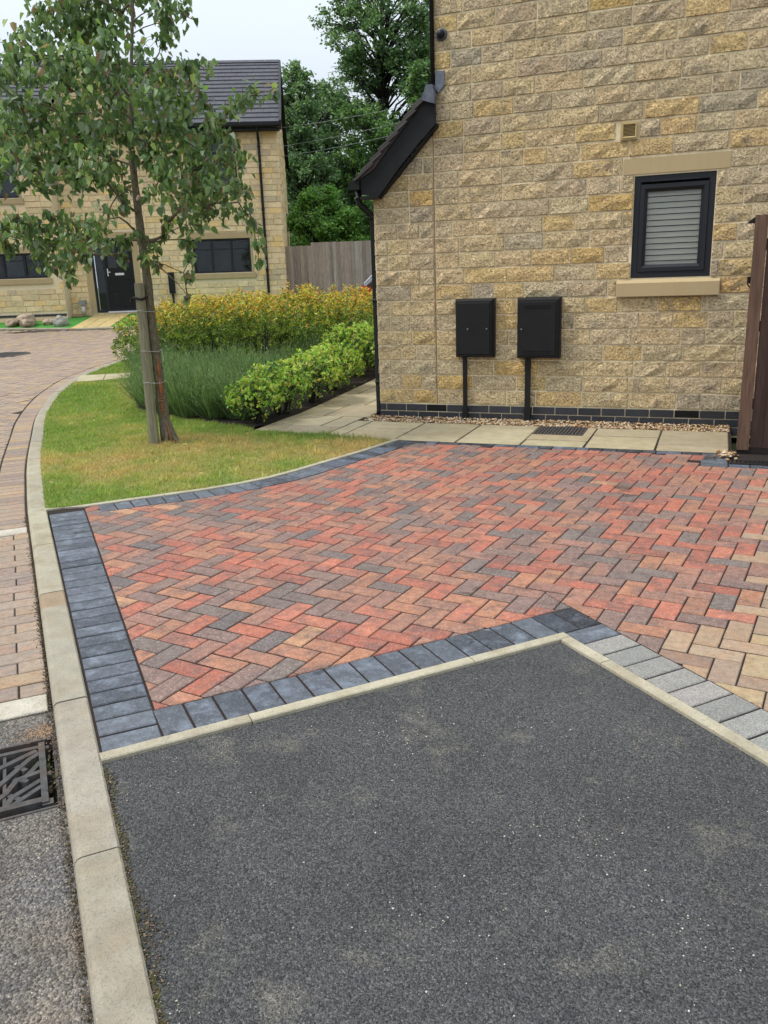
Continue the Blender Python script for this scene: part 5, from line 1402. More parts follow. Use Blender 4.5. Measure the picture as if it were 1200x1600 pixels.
green_bush(-1.17, .72, .40, .62, 'third bright green shrub from the lawn, in the middle of the row along the path')
green_bush(-1.32, 1.60, .42, .58, 'fourth bright green shrub from the lawn, beside the path')
green_bush(-1.45, 2.75, .52, .74, 'bright green shrub furthest from the lawn, close to the house corner')
green_bush(-1.50, 3.9, .50, .70, 'bright green shrub at the far end of the row behind the house corner')

LV = [((118, 146, 92), 5), ((104, 132, 82), 4), ((142, 166, 112), 3), ((86, 112, 66), 3), ((158, 170, 130), 1)]
def lavender(x, y, r, h, label):
    t = thing('lavender_clump', label, 'lavender', (x, y, T(x, y)+.01), 0, 'lavender clumps filling the bed')
    n_ = int(560*(r/.4)**2); a = RNG.uniform(0, 6.283, n_); q = np.sqrt(RNG.uniform(0, 1, n_))*r
    B = np.c_[np.cos(a)*q*.45, np.sin(a)*q*.45, np.full(n_, .0)]; top = np.c_[np.cos(a)*q*1.15+RNG.normal(0, .03, n_), np.sin(a)*q*1.15+RNG.normal(0, .03, n_), h*(1-.35*(q/r)**2)*RNG.uniform(.75, 1.15, n_)]
    mid = B*.35+top*.65+np.c_[RNG.normal(0, .01, (n_, 2)), np.zeros(n_)]
    wv = np.c_[-np.sin(a+RNG.normal(0, 1, n_)), np.cos(a+RNG.normal(0, 1, n_)), np.zeros(n_)]; w = RNG.uniform(.0022, .004, n_)[:, None]
    V = np.stack([B-wv*w, B+wv*w, mid+wv*w, mid-wv*w, top], 1).reshape(-1, 3); b = np.arange(n_)[:, None]*5
    me = fastmesh('stalks', V, np.concatenate([b+np.array([[0, 1, 2]]), b+np.array([[0, 2, 3]]), b+np.array([[3, 2, 4]])]), M['leaf'], np.repeat(leafcols(n_, LV, .6), 5, 0))
    link('stalks', me, t)
    m_ = n_*9; i = RNG.integers(0, n_, m_); f_ = RNG.uniform(.25, 1.0, m_)[:, None]
    P_ = B[i]*(1-f_)+top[i]*f_+RNG.normal(0, .006, (m_, 3)); D_ = (top[i]-B[i])+RNG.normal(0, .18, (m_, 3))
    mkleaves('foliage', diamond_arrays(P_, D_, RNG.uniform(.03, .055, m_), .13), leafcols(m_, LV, .6, .25), t)
lav_rows = [('along the lawn edge', [(-3.08,.14),(-2.64,-.18),(-2.2,-.34),(-1.84,-.40),(-1.52,-.36)]), ('in the second row from the lawn', [(-3.35,.75),(-2.85,.65),(-2.4,.55),(-1.95,.5)]),
            ('in the third row from the lawn', [(-3.75,1.35),(-3.2,1.35),(-2.65,1.3),(-2.15,1.25)]), ('against the golden hedge', [(-4.6,2.2),(-4.15,1.75),(-2.3,2.1),(-2.2,2.9),(-2.45,3.5)])]
ORD = ['leftmost', 'second from left', 'third from left', 'fourth from left', 'fifth from left', 'sixth from left', 'seventh from left']
k = 0
for rl, rr2 in lav_rows:
    for q_, (x, y) in enumerate(rr2):
        lavender(x, y, .36+.03*(k % 3), .50+.05*((k*7) % 3), 'grey green lavender clump, %s %s' % (ORD[q_], rl)); k += 1

def spirea(x, y, r, h, label):
    t = thing('golden_shrub', label, 'shrub', (x, y, T(x, y)+.01), 0, 'golden yellow shrubs forming the hedge')
    stems(t, 'stems', 26, r, h, .008, base=.12)
    P_ = []; D_ = []
    ns = int(330*(r/.6)**2); pts = []; dirs = []; hts = []
    for _ in range(ns):
        d = Vector(RNG.normal(size=3)); d.z = d.z*.8+.35; d.normalize(); k = random.uniform(.5, 1.0) if random.random() < .35 else random.uniform(.86, 1.05)
        lump = 1+.22*mnoise.noise(d*2.2+Vector((x*3, y*3, 0)))
        c = Vector((d.x*r*k*lump, d.y*r*k*lump, max(.03, h*.52+d.z*h*.50*k*lump)))
        dd = (d+Vector((0, 0, .9))).normalized(); L = random.uniform(.07, .16)
        for i in range(15):
            f_ = i/15; pts.append(c+dd*L*f_); aa = i*2.4; o_ = dd.orthogonal().normalized(); o2 = dd.cross(o_)
            dirs.append((o_*math.cos(aa)+o2*math.sin(aa))+dd*random.uniform(.3, 1.0)); hts.append((c.z+L*f_)/h+(f_-.5)*.12)
    n_ = len(pts); hts = np.array(hts)+RNG.normal(0, .10, n_)
    Yl = np.array([alb(c, .85) for c in ((228, 196, 70), (220, 166, 62), (206, 208, 80), (212, 144, 66), (184, 118, 78))]); Gl = np.array([alb(c, .95) for c in ((116, 138, 50), (90, 116, 46), (150, 166, 60), (68, 92, 40))])
    yi = RNG.choice(5, n_, p=[.28, .22, .22, .17, .11]); gi = RNG.choice(4, n_, p=[.3, .3, .2, .2]); tt = np.clip((hts-.76)/.40, 0, .74)[:, None]
    Cc = np.where(RNG.random((n_, 1)) < tt, Yl[yi], Gl[gi])*RNG.uniform(.8, 1.2, (n_, 1))
    mkleaves('foliage', leaf_arrays(np.array(pts), np.array(dirs), RNG.uniform(.035, .062, n_), .32, .15, .1), Cc, t)
sp_rows = [('front', [(-4.75,2.55,.55,.85),(-4.15,2.35,.62,1.0),(-3.55,2.45,.6,1.0),(-2.95,2.75,.6,1.0),(-2.6,3.9,.6,1.0),(-1.95,3.5,.55,.95)]),
           ('middle', [(-5.1,3.7,.6,.9),(-4.4,3.5,.65,1.0),(-3.7,3.7,.65,1.05),(-3.1,4.3,.65,1.05),(-2.4,4.8,.65,1.0),(-1.75,4.6,.6,.95)]),
           ('back', [(-5.3,5.0,.65,.85),(-4.5,4.9,.7,.95),(-3.7,5.2,.7,.95),(-2.9,5.7,.7,.95),(-2.1,6.1,.7,.92)])]
for rl, rr2 in sp_rows:
    for q_, (x, y, r, h) in enumerate(rr2): spirea(x, y, r, h, 'golden yellow shrub, %s in the %s row of the hedge' % (ORD[q_], rl))

# ---- background trees ----------------------------------------------------------------
def big_tree(x, y, crown, trunkr, pal, label, leaf=.24, dens=1.0, cat='tree', lean=0, name='broadleaf_tree', open_=.0):
    """crown: list of (dx, dy, z, radius) clumps relative to the foot"""
    zb = T(x, y)-.2; t = thing(name, label, cat, (x, y, zb))
    ztop = max(c[2] for c in crown); mb = MB()
    tp = [(0, 0, 0)]+[(lean*f_+random.gauss(0, .05), random.gauss(0, .05), ztop*f_) for f_ in (.2, .4, .6, .8, .95)]
    mb.tube(tp, [trunkr, trunkr*.85, trunkr*.7, trunkr*.5, trunkr*.3, trunkr*.12], 8)
    ax = [Vector(p) for p in catmull(tp, 5)]
    for c in crown:
        q = Vector(c[:3]); hq = math.hypot(q.x, q.y); a = min(ax, key=lambda v: abs(v.z-max(1.2, q.z-.75*hq-.3))); L = (q-a).length
        if L > .3:
            m_ = a.lerp(q, .5)+Vector((random.gauss(0, .08*L), random.gauss(0, .08*L), random.gauss(.06*L, .05*L)))
            mb.tube([a, m_, q], [min(trunkr*.35, .02+.018*L), .014+.009*L, .012], 6)
            for _ in range(3):
                e = q+Vector(RNG.normal(size=3))*c[3]*.8; mb.tube([m_.lerp(q, .6), e], [.02, .008], 4)
    mb.build('trunk', M['bark_dark'], t, True)
    P_ = []; 
    for c in crown:
        k = int(dens*430*(c[3]/.8)**2*(.24/leaf)**1.6)
        nsub = 7; sub = RNG.normal(size=(nsub, 3)); sub = sub/np.linalg.norm(sub, axis=1)[:, None]*c[3]*RNG.uniform(.45, .95, (nsub, 1))
        si = RNG.integers(0, nsub, k); q = sub[si]+RNG.normal(size=(k, 3))*c[3]*.26*np.array((1, 1, .6)); P_.append(q+np.array(c[:3]))
    P_ = np.concatenate(P_); n_ = len(P_); D_ = np.c_[RNG.normal(0, 1, (n_, 2)), RNG.normal(-.2, .5, n_)]
    mkleaves('crown', diamond_arrays(P_, D_, RNG.uniform(.7, 1.3, n_)*leaf, .62), leafcols(n_, pal, .6, .22), t)
    return t
def blob(cx, cy, cz, rx, ry, rz, n_, rc, seed):
    r_ = random.Random(seed); out = []
    while len(out) < n_:
        u = [r_.gauss(0, 1) for _ in range(3)]; l = math.sqrt(sum(v*v for v in u)); k = r_.uniform(.35, 1)**.5; u = [v/l*k for v in u]
        out.append((cx+u[0]*rx, cy+u[1]*ry, cz+u[2]*rz, rc*r_.uniform(.7, 1.25)))
    return out
DG = [((102, 134, 86), 5), ((120, 152, 98), 4), ((86, 116, 80), 4), ((140, 170, 112), 2.5), ((158, 184, 128), 1)]
MG = [((88, 122, 66), 4), ((106, 144, 76), 4), ((72, 100, 60), 3), ((130, 166, 90), 2)]
LG = [((112, 160, 72), 4), ((132, 180, 84), 3), ((90, 132, 62), 3), ((156, 196, 104), 2)]
big_tree(-11.75, 30.9, blob(.0, 0, 11.9, 2.7, 2.2, 2.5, 78, .52, 3)+blob(-1.5, 0, 9.3, 1.3, 1.5, 1.6, 24, .5, 4)+blob(1.7, 0, 9.6, 1.0, 1.4, 1.7, 20, .5, 5)+blob(0, 0, 7.0, 1.9, 1.6, 1.5, 22, .5, 6), .30, DG,
         'tallest dark tree with an open spreading crown behind the grey fence', .15, .62)
big_tree(-12.7, 24.2, blob(-.15, 0, 7.5, 1.0, 1.0, 1.8, 34, .40, 7)+blob(-.1, 0, 5.0, 1.3, 1.1, 1.5, 26, .42, 8)+blob(.1, 0, 3.2, 1.3, 1, 1, 14, .5, 9), .16, DG,
         'slender dark tree close to the right side of the house opposite', .14, .75)
big_tree(-14.2, 28.2, blob(0, 0, 7.6, 1.7, 1.5, 2.3, 46, .48, 40)+blob(.2, 0, 4.6, 1.9, 1.5, 1.8, 30, .55, 41), .22, DG,
         'dark leafy tree filling the gap between the slender tree and the tallest tree', .15, .75)
big_tree(-10.55, 27.2, blob(-.4, 0, 6.4, 1.6, 1.5, 1.7, 34, .48, 10)+blob(.6, 0, 4.4, 1.9, 1.5, 1.5, 34, .5, 11), .20, MG,
         'mid green bushy tree in the middle of the wood behind the fence', .15, .8)
big_tree(-8.6, 29.4, blob(0, 0, 7.6, 1.4, 1.4, 2.3, 38, .5, 12)+blob(0, 0, 4.6, 1.8, 1.5, 1.8, 34, .55, 13), .20, MG,
         'leafy green tree just left of the sloping black roof edge', .15, .8)
big_tree(-6.0, 31, blob(0, 0, 8.6, 1.8, 1.6, 2.6, 26, .7, 14)+blob(0, 0, 4.6, 2.0, 1.6, 2.0, 20, .7, 15), .25, DG, 'dark tree behind the stone house wall, only its left edge in view', .22, .9)
big_tree(-9.2, 18.4, blob(-.1, 0, 2.75, 1.15, .9, 1.0, 34, .34, 16)+blob(.9, .4, 2.5, 1.0, .8, .9, 30, .34, 17), .12, LG,
         'bright green bushy tree rising just above the grey fence', .10, .9)
big_tree(-7.2, 19.6, blob(0, 0, 2.6, 1.1, .9, 1.1, 18, .5, 18), .12, MG, 'rounded green bush above the right end of the grey fence', .13, 1.2)
for k, (x, y, h, r, lab) in enumerate(((-17.4, 33.5, 6.0, 2.2, 'dense dark woodland tree furthest left behind the house opposite'), (-14.4, 34.6, 6.0, 2.3, 'dense dark woodland tree behind the slender tree'), (-11.5, 35.5, 6.2, 2.3, 'dense dark woodland tree behind the tallest tree'), (-8.6, 36.6, 6.0, 2.4, 'dense dark woodland tree at the right of the wood, low behind the roof edge'), (-20.5, 32.5, 5.6, 2.3, 'dark woodland tree hidden mostly behind the far house roof'), (-5.0, 37, 6, 2.4, 'woodland tree hidden mostly behind the near stone house'))):
    big_tree(x, y, blob(0, 0, h*.62, r, r, h*.36, 30, .95, 30+k)+blob(0, 0, h*.28, r, r, h*.26, 20, .95, 60+k), .25, [((52, 72, 48), 4), ((66, 90, 56), 3), ((44, 60, 42), 3)], lab, .28, 1.3)
# understorey
V_ = []; P_ = np.c_[RNG.uniform(-1, 1, 9000), RNG.uniform(-1, 1, 9000), RNG.uniform(0, 1, 9000)]
P_ = np.array((-12.5, 24.5, .6))+P_*np.array((7.0, 3.0, 2.6)); P_[:, 1] += (P_[:, 0]+12.5)*.38
D_ = RNG.normal(size=P_.shape); V, F_, k = diamond_arrays(P_, D_, RNG.uniform(.2, .36, len(P_)), .7)
o = link('undergrowth', fastmesh('undergrowth', V, F_, M['leaf'], np.repeat(leafcols(len(P_), MG, .5), k, 0))); tag(o, 'dark undergrowth at the foot of the wood behind the grey fence', 'undergrowth', kind='stuff')

# ================================================================== HOUSE OPPOSITE
h2 = thing('stone_house', 'two storey stone house opposite with a slate roof and black front door', 'house', HP, HA)
FX0, FX1, FZ = -1.78, 4.20, 4.80; LX0 = -9.0; LY = -.5; BY = 8.2
wins = {'lr': (1.68, 3.27, .99, 1.90), 'ur': (1.75, 3.06, 3.26, 4.48)}
lwins = {'ll': (-3.9, -2.17, 1.01, 1.66), 'ul': (-3.9, -2.62, 3.05, 4.36)}
door = (-1.10, .03, .02, 2.0)
mb = MB()
def wallholes(x0, x1, z0, z1, hs, y0, y1):
    zs = sorted({z0, z1}|{h[2] for h in hs}|{h[3] for h in hs})
    for a, b in zip(zs[:-1], zs[1:]):
        x = x0
        for h in sorted([h for h in hs if h[2] <= a and h[3] >= b]): 
            if h[0] > x: mb.box(x, h[0], y0, y1, a, b)
            x = h[1]
        if x1 > x: mb.box(x, x1, y0, y1, a, b)
wallholes(FX0, FX1, -.1, FZ, [wins['lr'], wins['ur'], door], .001, .25)
wallholes(LX0, FX0-.001, -.1, FZ, list(lwins.values()), LY+.001, LY+.25)
mb.box(FX0-.25, FX0-.0015, LY+.2501, .24, -.1, FZ)
mb.prism([(.2501, -.1), (BY, -.1), (BY, FZ), (4.1, 7.0), (.2501, FZ)], 'x', FX1-.25, FX1-.001)
GC, GH, GF, GA = -.80, 1.02, 5.0, 6.75
mb.prism([(GC-GH, FZ-.15), (GC+GH, FZ-.15), (GC, GA)], 'y', -.3, .2) if False else mb.prism([(GC-GH+.05, FZ+.001), (GC+GH-.05, FZ+.001), (GC+GH-.05, 5.05), (GC, 6.62), (GC-GH+.05, 5.05)], 'y', .001, .3)
w2 = mb.build('wall', M['mortar'], h2)
TAN2 = [((206, 184, 142), 5), ((212, 190, 150), 4), ((196, 176, 138), 4), ((182, 166, 136), 2), ((210, 180, 126), 2)]
its = []
def frontstones(x0, x1, z0, z1, y, hs, gable=None):
    z = z0; r_ = 0
    while z < z1-.05:
        h_ = .148; x = x0-random.uniform(0, .2); a0, a1 = x0, x1
        if gable and z > 5.0:
            f_ = (6.62-z-.1)/(6.62-5.05); a0, a1 = GC-GH*f_, GC+GH*f_
            if f_ < .1: break
            x = a0-random.uniform(0, .2)
        while x < a1:
            L_ = random.choice([.22, .3, .36, .42, .45]); p, q = max(x, a0), min(x+L_, a1); sg = [(p, q)]
            for hh in hs:
                if z+h_ > hh[2]+.03 and z < hh[3]-.03:
                    ns_ = []
                    for u, w in sg:
                        if w <= hh[0] or u >= hh[1]: ns_.append((u, w))
                        else:
                            if u < hh[0]: ns_.append((u, hh[0]))
                            if w > hh[1]: ns_.append((hh[1], w))
                    sg = ns_
            for u, w in sg:
                if w-u > .05:
                    V, Fs = rock(u+.006, w-.006, z+.006, min(z+h_, z1)-.004, random.uniform(.012, .03), y, 3, 2, random.uniform(0, 99), -1, .012)
                    its.append(dict(v=V, f=Fs, col=pick(TAN2, 1.15, .05), c=((u+w)/2, y, z+.07)))
            x += L_
        z += h_; r_ += 1
ex = .14
frontstones(FX0, FX1, .0, FZ, 0, [(wins['lr'][0]-.12, wins['lr'][1]+.12, .82, wins['lr'][3]+.16), (wins['ur'][0]-.12, wins['ur'][1]+.12, 3.11, wins['ur'][3]+.16), (door[0]-.16, door[1]+.16, 0, 2.16)])
frontstones(FX0+.03, GC+GH-.05, FZ, 6.6, 0, [], True)
frontstones(LX0, FX0, .13, FZ, LY, [(-4.02, -1.92, .84, 1.82), (-4.02, -2.50, 2.90, 4.52)])
pieces(w2, 'stone', its, 'far_stone', 300)
its = []
z = 0
while z < 6.9:                                                      # right-hand side wall
    y = .0; ym = BY
    if z > FZ: f_ = (7.0-z)/(7.0-FZ); y = 4.1-4.1*f_; ym = 4.1+4.1*f_
    while y < ym-.1:
        L_ = random.choice([.22, .3, .36, .42]); V, Fs = rock(y+.006, min(y+L_, ym)-.006, z+.006, z+.142, random.uniform(.012, .03), 0, 3, 2, random.uniform(0, 99), -1, .012)
        V = [(FX1+(-yy), xx, zz) for xx, yy, zz in V]
        its.append(dict(v=V, f=Fs, col=pick(TAN2, 1.15, .05), c=(FX1, y, z))); y += L_
    z += .148
pieces(w2, 'stone', its, 'far_stone', 0, stuffname='side_stones')
its = []
for k in range(40):
    mbb = MB(); mbb.box(LX0+k*.225+.005, min(LX0+k*.225+.22, FX0), LY-.02, LY, .0, .06); its.append(dict(v=mbb.v, f=mbb.f, col=vary(alb((60, 62, 70), .5), .2), c=(LX0+k*.225, LY, 0)))
    if LX0+k*.225 > FX0-.25: break
pieces(w2, 'plinth_brick', its, 'plinth_brick', 60)
def farwindow(x0, x1, z0, z1, y, mull, lintel=True, sillz=None, bars=True):
    mb = MB(); frame(mb, x0, x1, z0, z1, .055, y+.06, y+.14, .01)
    for mx__ in mull: mb.box(mx__-.035, mx__+.035, y+.062, y+.13, z0+.05, z1-.05)
    f_ = mb.build('window', M['anthracite'], h2)
    if bars:
        mb = MB(); zz = z0+(z1-z0)*.68; mb.box(x0+.05, x1-.05, y+.075, y+.12, zz, zz+.03); mb.build('glazing_bar', M['anthracite'], f_)
    xs_ = [x0+.05]+list(mull)+[x1-.05]
    for a, b in zip(xs_[:-1], xs_[1:]):
        mb = MB(); mb.box(a+.005, b-.005, y+.10, y+.104, z0+.05, z1-.05); mb.build('pane', M['glass'], f_)
    mb = MB(); mb.box(x0, x1, y+.30, y+.31, z0, z1); mb.build('curtain', M['dark_curtain'], f_)  # the sheet's near-black colour stands in for the unlit room
    mb = MB(); mb.prism([(y-.045, z0-.15), (y+.06, z0-.15), (y+.06, z0), (y-.045, z0-.02)], 'x', x0-.11, x1+.11); mb.build('sill', M['lintel'], f_)
    if lintel:
        mb = MB(); mb.box(x0-.11, x1+.11, y-.012, y+.06, z1+.001, z1+.155); mb.build('lintel', M['lintel'], f_)
    mb = MB(); mb.box(x0-.07, x0-.001, y-.010, y+.05, z0+.001, z1-.001); mb.build('jamb', M['lintel'], f_); mb = MB(); mb.box(x1+.001, x1+.07, y-.010, y+.05, z0+.001, z1-.001); mb.build('jamb', M['lintel'], f_)
farwindow(*wins['lr'], 0, [2.2, 2.74]); farwindow(*wins['ur'], 0, [2.4], True)
farwindow(*lwins['ll'], LY, [-2.75, -3.3]); farwindow(*lwins['ul'], LY, [-3.2])
# front door with side light
mb = MB(); frame(mb, door[0], door[1], door[2]+.02, door[3], .05, .03, .12, .008); mb.box(-.80, -.74, .031, .11, .07, 1.95); df = mb.build('door_frame', M['anthracite'], h2)
mb = MB(); mb.box(-1.055, -.80, .075, .079, .07, 1.95); mb.build('side_light', M['glass'], df)
mb = MB(); mb.box(-1.055, -.02, .24, .245, .02, 2.0); mb.build('hall', M['dark_curtain'], df)  # dark sheet stands in for the unlit space inside the door
mb = MB(); mb.box(-.74, -.02, .05, .09, .06, 1.95); dr = mb.build('door', M['black_paint'], h2)
for a, b, c, d in ((-.67, -.42, .2, .62), (-.34, -.09, .2, .62), (-.67, -.42, .78, .92), (-.34, -.09, .78, .92)):
    mb = MB(); frame(mb, a, b, c, d, .03, .042, .05, .006); mb.build('panel', M['black_paint'], dr)
for a, b in ((-.66, -.43), (-.33, -.10)):
    mb = MB(); mb.box(a, b, .044, .0495, 1.22, 1.82); mb.build('pane', M['glass'], dr)
mb = MB(); mb.box(-.50, -.26, .035, .0495, 1.02, 1.08); mb.build('letter_plate', M['white'], dr)
mb = MB(); mb.box(-.71, -.685, .030, .0495, 1.0, 1.2); mb.box(-.71, -.62, .02, .0299, 1.1, 1.12); mb.build('handle', M['white'], dr)
mb = MB(); mb.box(-.78, .03, -.10, .09, .018, .055); mb.build('door_step', M['white'], h2)
mb = MB(); mb.box(door[0]-.15, door[0]-.001, -.02, .05, 0, 2.0); mb.box(door[1]+.001, door[1]+.15, -.02, .05, 0, 2.0); mb.box(door[0]-.15, door[1]+.15, -.02, .05, 2.001, 2.155); mb.build('door_surround', M['lintel'], h2)
# roof
RX, RZ_, RY = FX1+.12, 7.25, 4.1; slope = (RZ_-FZ-.0)/(RY+.32)
mb = MB(); mb.prism([(-.32, FZ-.06), (RY, RZ_-.07), (2*RY+.32, FZ-.06), (2*RY+.32, FZ-.14), (RY, RZ_-.18), (-.32, FZ-.14)], 'x', LX0, RX-.03); rf = mb.build('roof', M['black_paint'], h2)
its = []
nc = 15; Lr = math.hypot(RY+.34, RZ_-FZ); sy, sz = (RY+.34)/Lr, (RZ_-FZ)/Lr
for r_ in range(nc):
    a = Lr*r_/nc; x = LX0+(.165 if r_ % 2 else 0)
    while x < RX:
        w = min(.33, RX-x)
        y0_, z0_ = -.34+sy*a, FZ-.04+sz*a; y1_, z1_ = y0_+sy*.36, z0_+sz*.36-.022
        zl = .03
        V = [(x+.002, y0_, z0_), (x+w-.002, y0_, z0_), (x+w-.002, y1_, z1_), (x+.002, y1_, z1_), (x+.002, y0_, z0_+zl+.012), (x+w-.002, y0_, z0_+zl+.012), (x+w-.002, y1_, z1_+zl), (x+.002, y1_, z1_+zl)]
        keep = True
        cx_ = x+w/2
        if abs(cx_-GC) < GH*.9 and z0_ < 6.62-abs(cx_-GC)*1.5: keep = False
        if w > .05 and keep: its.append(dict(v=V, f=[(4, 5, 6, 7), (0, 1, 5, 4), (1, 2, 6, 5), (3, 0, 4, 7)], col=vary(alb((98, 97, 106), .42), .1), c=(cx_, y0_, z0_)))
        x += .33
pieces(rf, 'tile', its, 'roof_tile', 300)
mb = MB(); mb.box(LX0, RX, RY+.01, 2*RY+.3, FZ-.05, FZ-.04)
mb = MB(); mb.prism([(RY+.0, RZ_-.05), (2*RY+.34, FZ-.03), (2*RY+.34, FZ), (RY+.0, RZ_-.02)], 'x', LX0, RX); mb.build('rear_slope', M['roof_tile_a'], rf)
for k in range(30):
    x = RX-.45*(k+1)
    if x < LX0: break
    mb = MB(); mb.prism([(RY-.13, RZ_-.06), (RY, RZ_+.035), (RY+.13, RZ_-.06), (RY, RZ_-.01)], 'x', x+.004, x+.446); mb.build('ridge_tile', M['roof_tile_o'], rf).color = (*alb((96, 94, 104), .55), 1)
mb = MB(); mb.prism([(-.38, FZ-.22), (-.38, FZ+.02), (RY, RZ_+.02), (2*RY+.38, FZ+.02), (2*RY+.38, FZ-.22), (RY, RZ_-.22)], 'x', RX-.029, RX+.03); mb.build('barge_board', M['black_paint'], rf)
mb = MB(); mb.prism([(-.30, FZ-.20), (-.001, FZ-.20), (-.001, FZ-.14), (-.30, FZ-.14)], 'x', FX0, RX-.031); mb.prism([(LY-.28, FZ-.20), (LY-.001, FZ-.20), (LY-.001, FZ-.10), (LY-.28, FZ-.10)], 'x', LX0, FX0-.002); mb.build('soffit', M['black_paint'], rf)
# left part roof overhang in front
mb = MB(); mb.prism([(-.86, FZ-.18), (-.3, FZ+.10), (-.3, FZ+.14), (-.86, FZ-.14)], 'x', LX0, FX0+.05); mb.build('front_slope', M['roof_tile_a'], rf)
# small gable over the door
mb = MB()
for s in (-1, 1):
    mb.prism([(GC+s*(GH+.12), 4.86), (GC+s*(GH+.12), 5.02), (GC, 6.84), (GC, 6.64)], 'y', -.12, -.085)
    mb.prism([(GC+s*(GH+.14), 4.98), (GC+s*(GH+.14), 5.03), (GC, 6.86), (GC, 6.80)], 'y', -.0849, 3.4)
mb.build('gable', M['black_paint'], rf)
for xx0, xx1, yy in ((GC+GH+.15, RX-.03, -.42), (LX0, FX0-.02, -.95)):
    mb = MB(); mb.prism([(yy-.0, FZ-.10), (yy+.0, FZ-.02), (yy+.10, FZ-.02), (yy+.10, FZ-.10), (yy+.05, FZ-.14)], 'x', xx0, xx1); mb.build('gutter', M['black_plastic'], h2)
mb = MB(); mb.tube([(3.70, -.36, FZ-.12), (3.70, -.33, FZ-.22), (3.70, -.06, FZ-.42), (3.70, -.05, .0)], .036, 8)
for z in (4.2, 2.6, 1.0): mb.tube([(3.70, -.055, z), (3.70, -.055, z+.05)], .046, 8)
mb.build('downpipe', M['black_plastic'], h2)
# things by the house opposite
def HW3(X, Y, Z): q = HP+hd*X-hn*Y; return (q.x, q.y, q.z+Z)
t = thing('meter_box', 'slim black meter cabinet on a pole at the wall of the house opposite', 'meter box', HW3(.98, -.02, 0), HA)
mb = MB(); mb.box(-.02, .14, -.13, -.025, .48, 1.05); mb.box(.0, .12, -.14, -.1301, .52, 1.02); mb.build('cabinet', M['black_plastic'], t)
mb = MB(); mb.box(.035, .085, -.10, -.04, -.05, .4799); mb.build('conduit', M['black_plastic'], t)
t = thing('bollard_light', 'short white bollard light beside the front door opposite', 'light', HW3(-1.42, -.2, .02), HA)
mb = MB(); mb.tube([(0, 0, 0), (0, 0, .24)], .052, 12); mb.build('column', M['white'], t, True)
mb = MB(); mb.box(-.09, .09, -.09, .09, .2401, .36); mb.build('head', mat('lamp_head', alb((150, 152, 150), .7), rough=.5, bump=0), t)
def boulder(name, x, y, rx, ry, rz, m, label, seed):
    import bmesh
    bm = bmesh.new(); bmesh.ops.create_icosphere(bm, subdivisions=4, radius=1)
    for v in bm.verts:
        n_ = mnoise.noise(v.co*1.3+Vector((seed, 0, 0)))*.28+mnoise.noise(v.co*3.5+Vector((seed, 0, 0)))*.08
        k = 1+n_; v.co = Vector((v.co.x*rx*k, v.co.y*ry*k, v.co.z*rz*k))
    me = bpy.data.meshes.new(name); bm.to_mesh(me); bm.free(); me.materials.append(M[m])
    for p in me.polygons: p.use_smooth = (m == 'boulder_pale')
    o = link(name, me, None, (x, y, T(x, y)+rz*.55)); o.rotation_euler = (0, 0, seed); tag(o, label, 'boulder')
x, y = -12.55, 9.35; boulder('boulder', -12.62, 9.25, .19, .16, .17, 'boulder_pale', 'smooth pale grey boulder on the edge of the green lawn', 1.2)
boulder('boulder', -13.55, 9.05, .36, .22, .22, 'boulder_brown', 'large rough brown rock at the left edge of the green lawn', 2.2)
boulder('boulder', -13.1, 9.35, .16, .14, .1, 'boulder_brown', 'small flat brown rock right of the large rough one', 4.2)
boulder('boulder', -13.95, 8.95, .22, .16, .12, 'boulder_brown', 'small brown rock partly out of frame beside the large rough one', 5.1)

# ---- grey fence beyond the hedge --------------------------------------------------------
fA, fB, fC = Vector((-8.35, 13.95, 0)), Vector((-7.70, 14.25, 0)), Vector((2.0, 18.1, 0))
fa = math.atan2((fB-fA).y, (fB-fA).x)
t = thing('board_fence', 'weathered grey vertical board fence behind the yellow hedge', 'fence', (fA.x, fA.y, T(fA.x, fA.y)), math.atan2(fC.y-fA.y, fC.x-fA.x))
Lf = (fC-fA).length; x = -.45
k = 0
while x < Lf:
    w = .105; top = 1.66 if x < .62 else 1.74
    top += random.uniform(-.006, .006); mb = MB()
    mb.prism([(x, 0), (x+w, .012), (x+w+.012, .024), (x+w+.012, .03), (x, .014)], 'z', -.1, top)
    o = mb.build('board', M['timber_grey_o'], t); o.color = (*vary(alb(random.choice([(160, 150, 138), (170, 160, 146), (146, 134, 122), (166, 150, 132)]), .95), .08), 1); x += w; k += 1
for z in (.3, .9, 1.5):
    mb = MB(); mb.box(-.45, Lf, .034, .08, z, z+.08); mb.build('rail', M['timber_grey_o'], t).color = (*alb((130, 120, 110), .6), 1)

# ---- car behind the hedge ------------------------------------------------------------------
ca = math.radians(22); t = thing('parked_car', 'black hatchback with a red tail light half hidden behind the house corner', 'car', (-4.5, 10.1, T(-3, 11)+RZ), ca)
side = [(.02, .34), (.0, .62), (.05, .86), (.10, .92), (.62, 1.38), (.95, 1.47), (2.1, 1.46), (2.85, 1.0), (3.75, .86), (3.98, .66), (4.0, .34)]
mb = MB(); Wd = 1.72; V = []; n_ = len(side)
def inw(z): return .0 if z < .9 else (z-.9)*.32
sect = []
for y in (0, 1):
    for x, z in side: V.append((x+.05*0, (inw(z)+.06) if y == 0 else Wd-inw(z)-.06, z))
    for x, z in side: V.append((x, (.0+inw(z)) if y == 0 else Wd-inw(z), z*.97+.01) if .4 < z < 1.2 else (x, inw(z)+.03 if y == 0 else Wd-inw(z)-.03, z*.985))
body = [(x, z) for x, z in side]
Vb = []
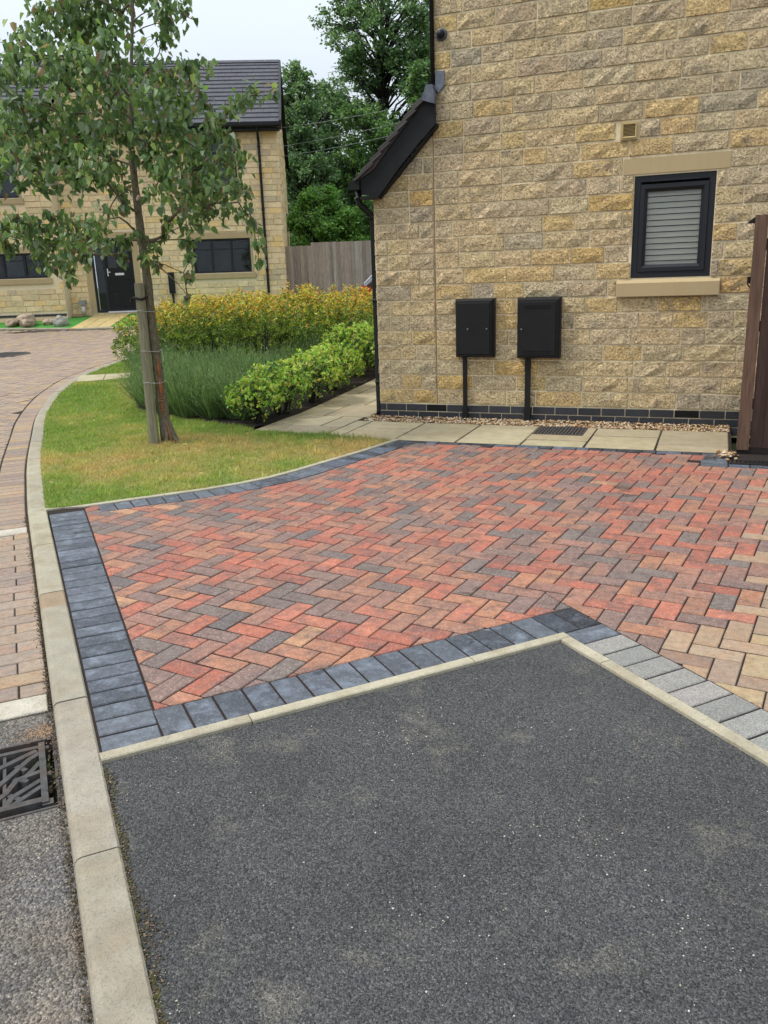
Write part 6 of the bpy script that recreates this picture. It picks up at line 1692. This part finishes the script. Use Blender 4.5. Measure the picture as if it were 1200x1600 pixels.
for yy, sc_ in ((0.02, .97), (.10, 1.0), (Wd-.10, 1.0), (Wd-.02, .97)):
    for x, z in side:
        i_ = inw(z); y_ = yy+i_ if yy < Wd/2 else yy-i_; Vb.append((2+(x-2)*sc_, y_, .34+(z-.34)*sc_))
Fb = [tuple(range(n_)), tuple(range(3*n_, 4*n_))[::-1]]+[(r*n_+i, (r+1)*n_+i, (r+1)*n_+(i+1) % n_, r*n_+(i+1) % n_) for r in range(3) for i in range(n_)]
mb.add(Vb, Fb); mb.box(.25, 3.7, .2, Wd-.2, .22, .34); body_o = mb.build('body', M['car_paint'], t)
mb = MB(); mb.prism([(.30, .98), (.72, 1.36), (.95, 1.42), (1.45, 1.42), (1.45, .98)], 'y', .055, .10); mb.prism([(1.52, .98), (1.52, 1.42), (2.05, 1.40), (2.70, .98)], 'y', .055, .10); mb.build('side_window', M['dark_curtain'], t)
mb = MB(); mb.add([(.13, .22, .955), (.13, 1.5, .955), (.61, 1.38, 1.375), (.61, .34, 1.375), (.10, .22, .965), (.10, 1.5, .965), (.585, 1.38, 1.39), (.585, .34, 1.39)], [(4, 5, 6, 7), (0, 1, 5, 4), (1, 2, 6, 5), (2, 3, 7, 6), (3, 0, 4, 7)]); mb.build('rear_window', mat('car_glass', (.10, .11, .10), rough=.08, spec=.7, bump=0), t)
mb = MB(); mb.tube([(.12, .20, .965), (.59, .33, 1.40)], .012, 6); mb.build('trim', M['chrome'], t)
for y_ in (.03, Wd-.25):
    mb = MB(); mb.prism([(.02, .66), (.03, .90), (.10, .93), (.30, .86), (.24, .70)], 'y', y_-.045, y_+.22) ; mb.build('tail_light', M['red_lens'], t)
mb = MB(); mb.box(.45, .80, .5, 1.25, 1.44, 1.49); mb.build('spoiler', M['car_paint'], t)
mb = MB(); mb.box(-.05, .12, .12, Wd-.12, .32, .62); mb.build('bumper', M['black_plastic'], t)
for wx in (.75, 3.2):
    for wy in (.0, Wd-.2):
        mb = MB(); mb.tube([(wx, wy, .30), (wx, wy+.2, .30)], .30, 20); w_ = mb.build('wheel', M['tyre'], t)
        mb = MB(); mb.tube([(wx, wy-.006 if wy < 1 else wy+.2, .30), (wx, wy-.001 if wy < 1 else wy+.206, .30)], .19, 14); mb.build('rim', M['chrome'], w_)

# ---- overhead cables -------------------------------------------------------------------------
for (z0, z1), lab in (((6.9, 7.25), 'highest of three thin overhead cables crossing the trees'), ((6.25, 6.9), 'middle of three thin overhead cables crossing the trees'), ((5.95, 6.55), 'lowest of three thin overhead cables crossing the trees')):
    a, b = Vector((-13.5, 17.0, z0-.75)), Vector((-3.5, 21.2, z1+.35)); mb = MB()
    mb.tube([a.lerp(b, f_)-Vector((0, 0, .35*(1-(2*f_-1)**2))) for f_ in np.linspace(0, 1, 13)], .0075, 4); o = mb.build('overhead_cable', M['cable']); tag(o, lab, 'cable')
bpy.context.view_layer.update()
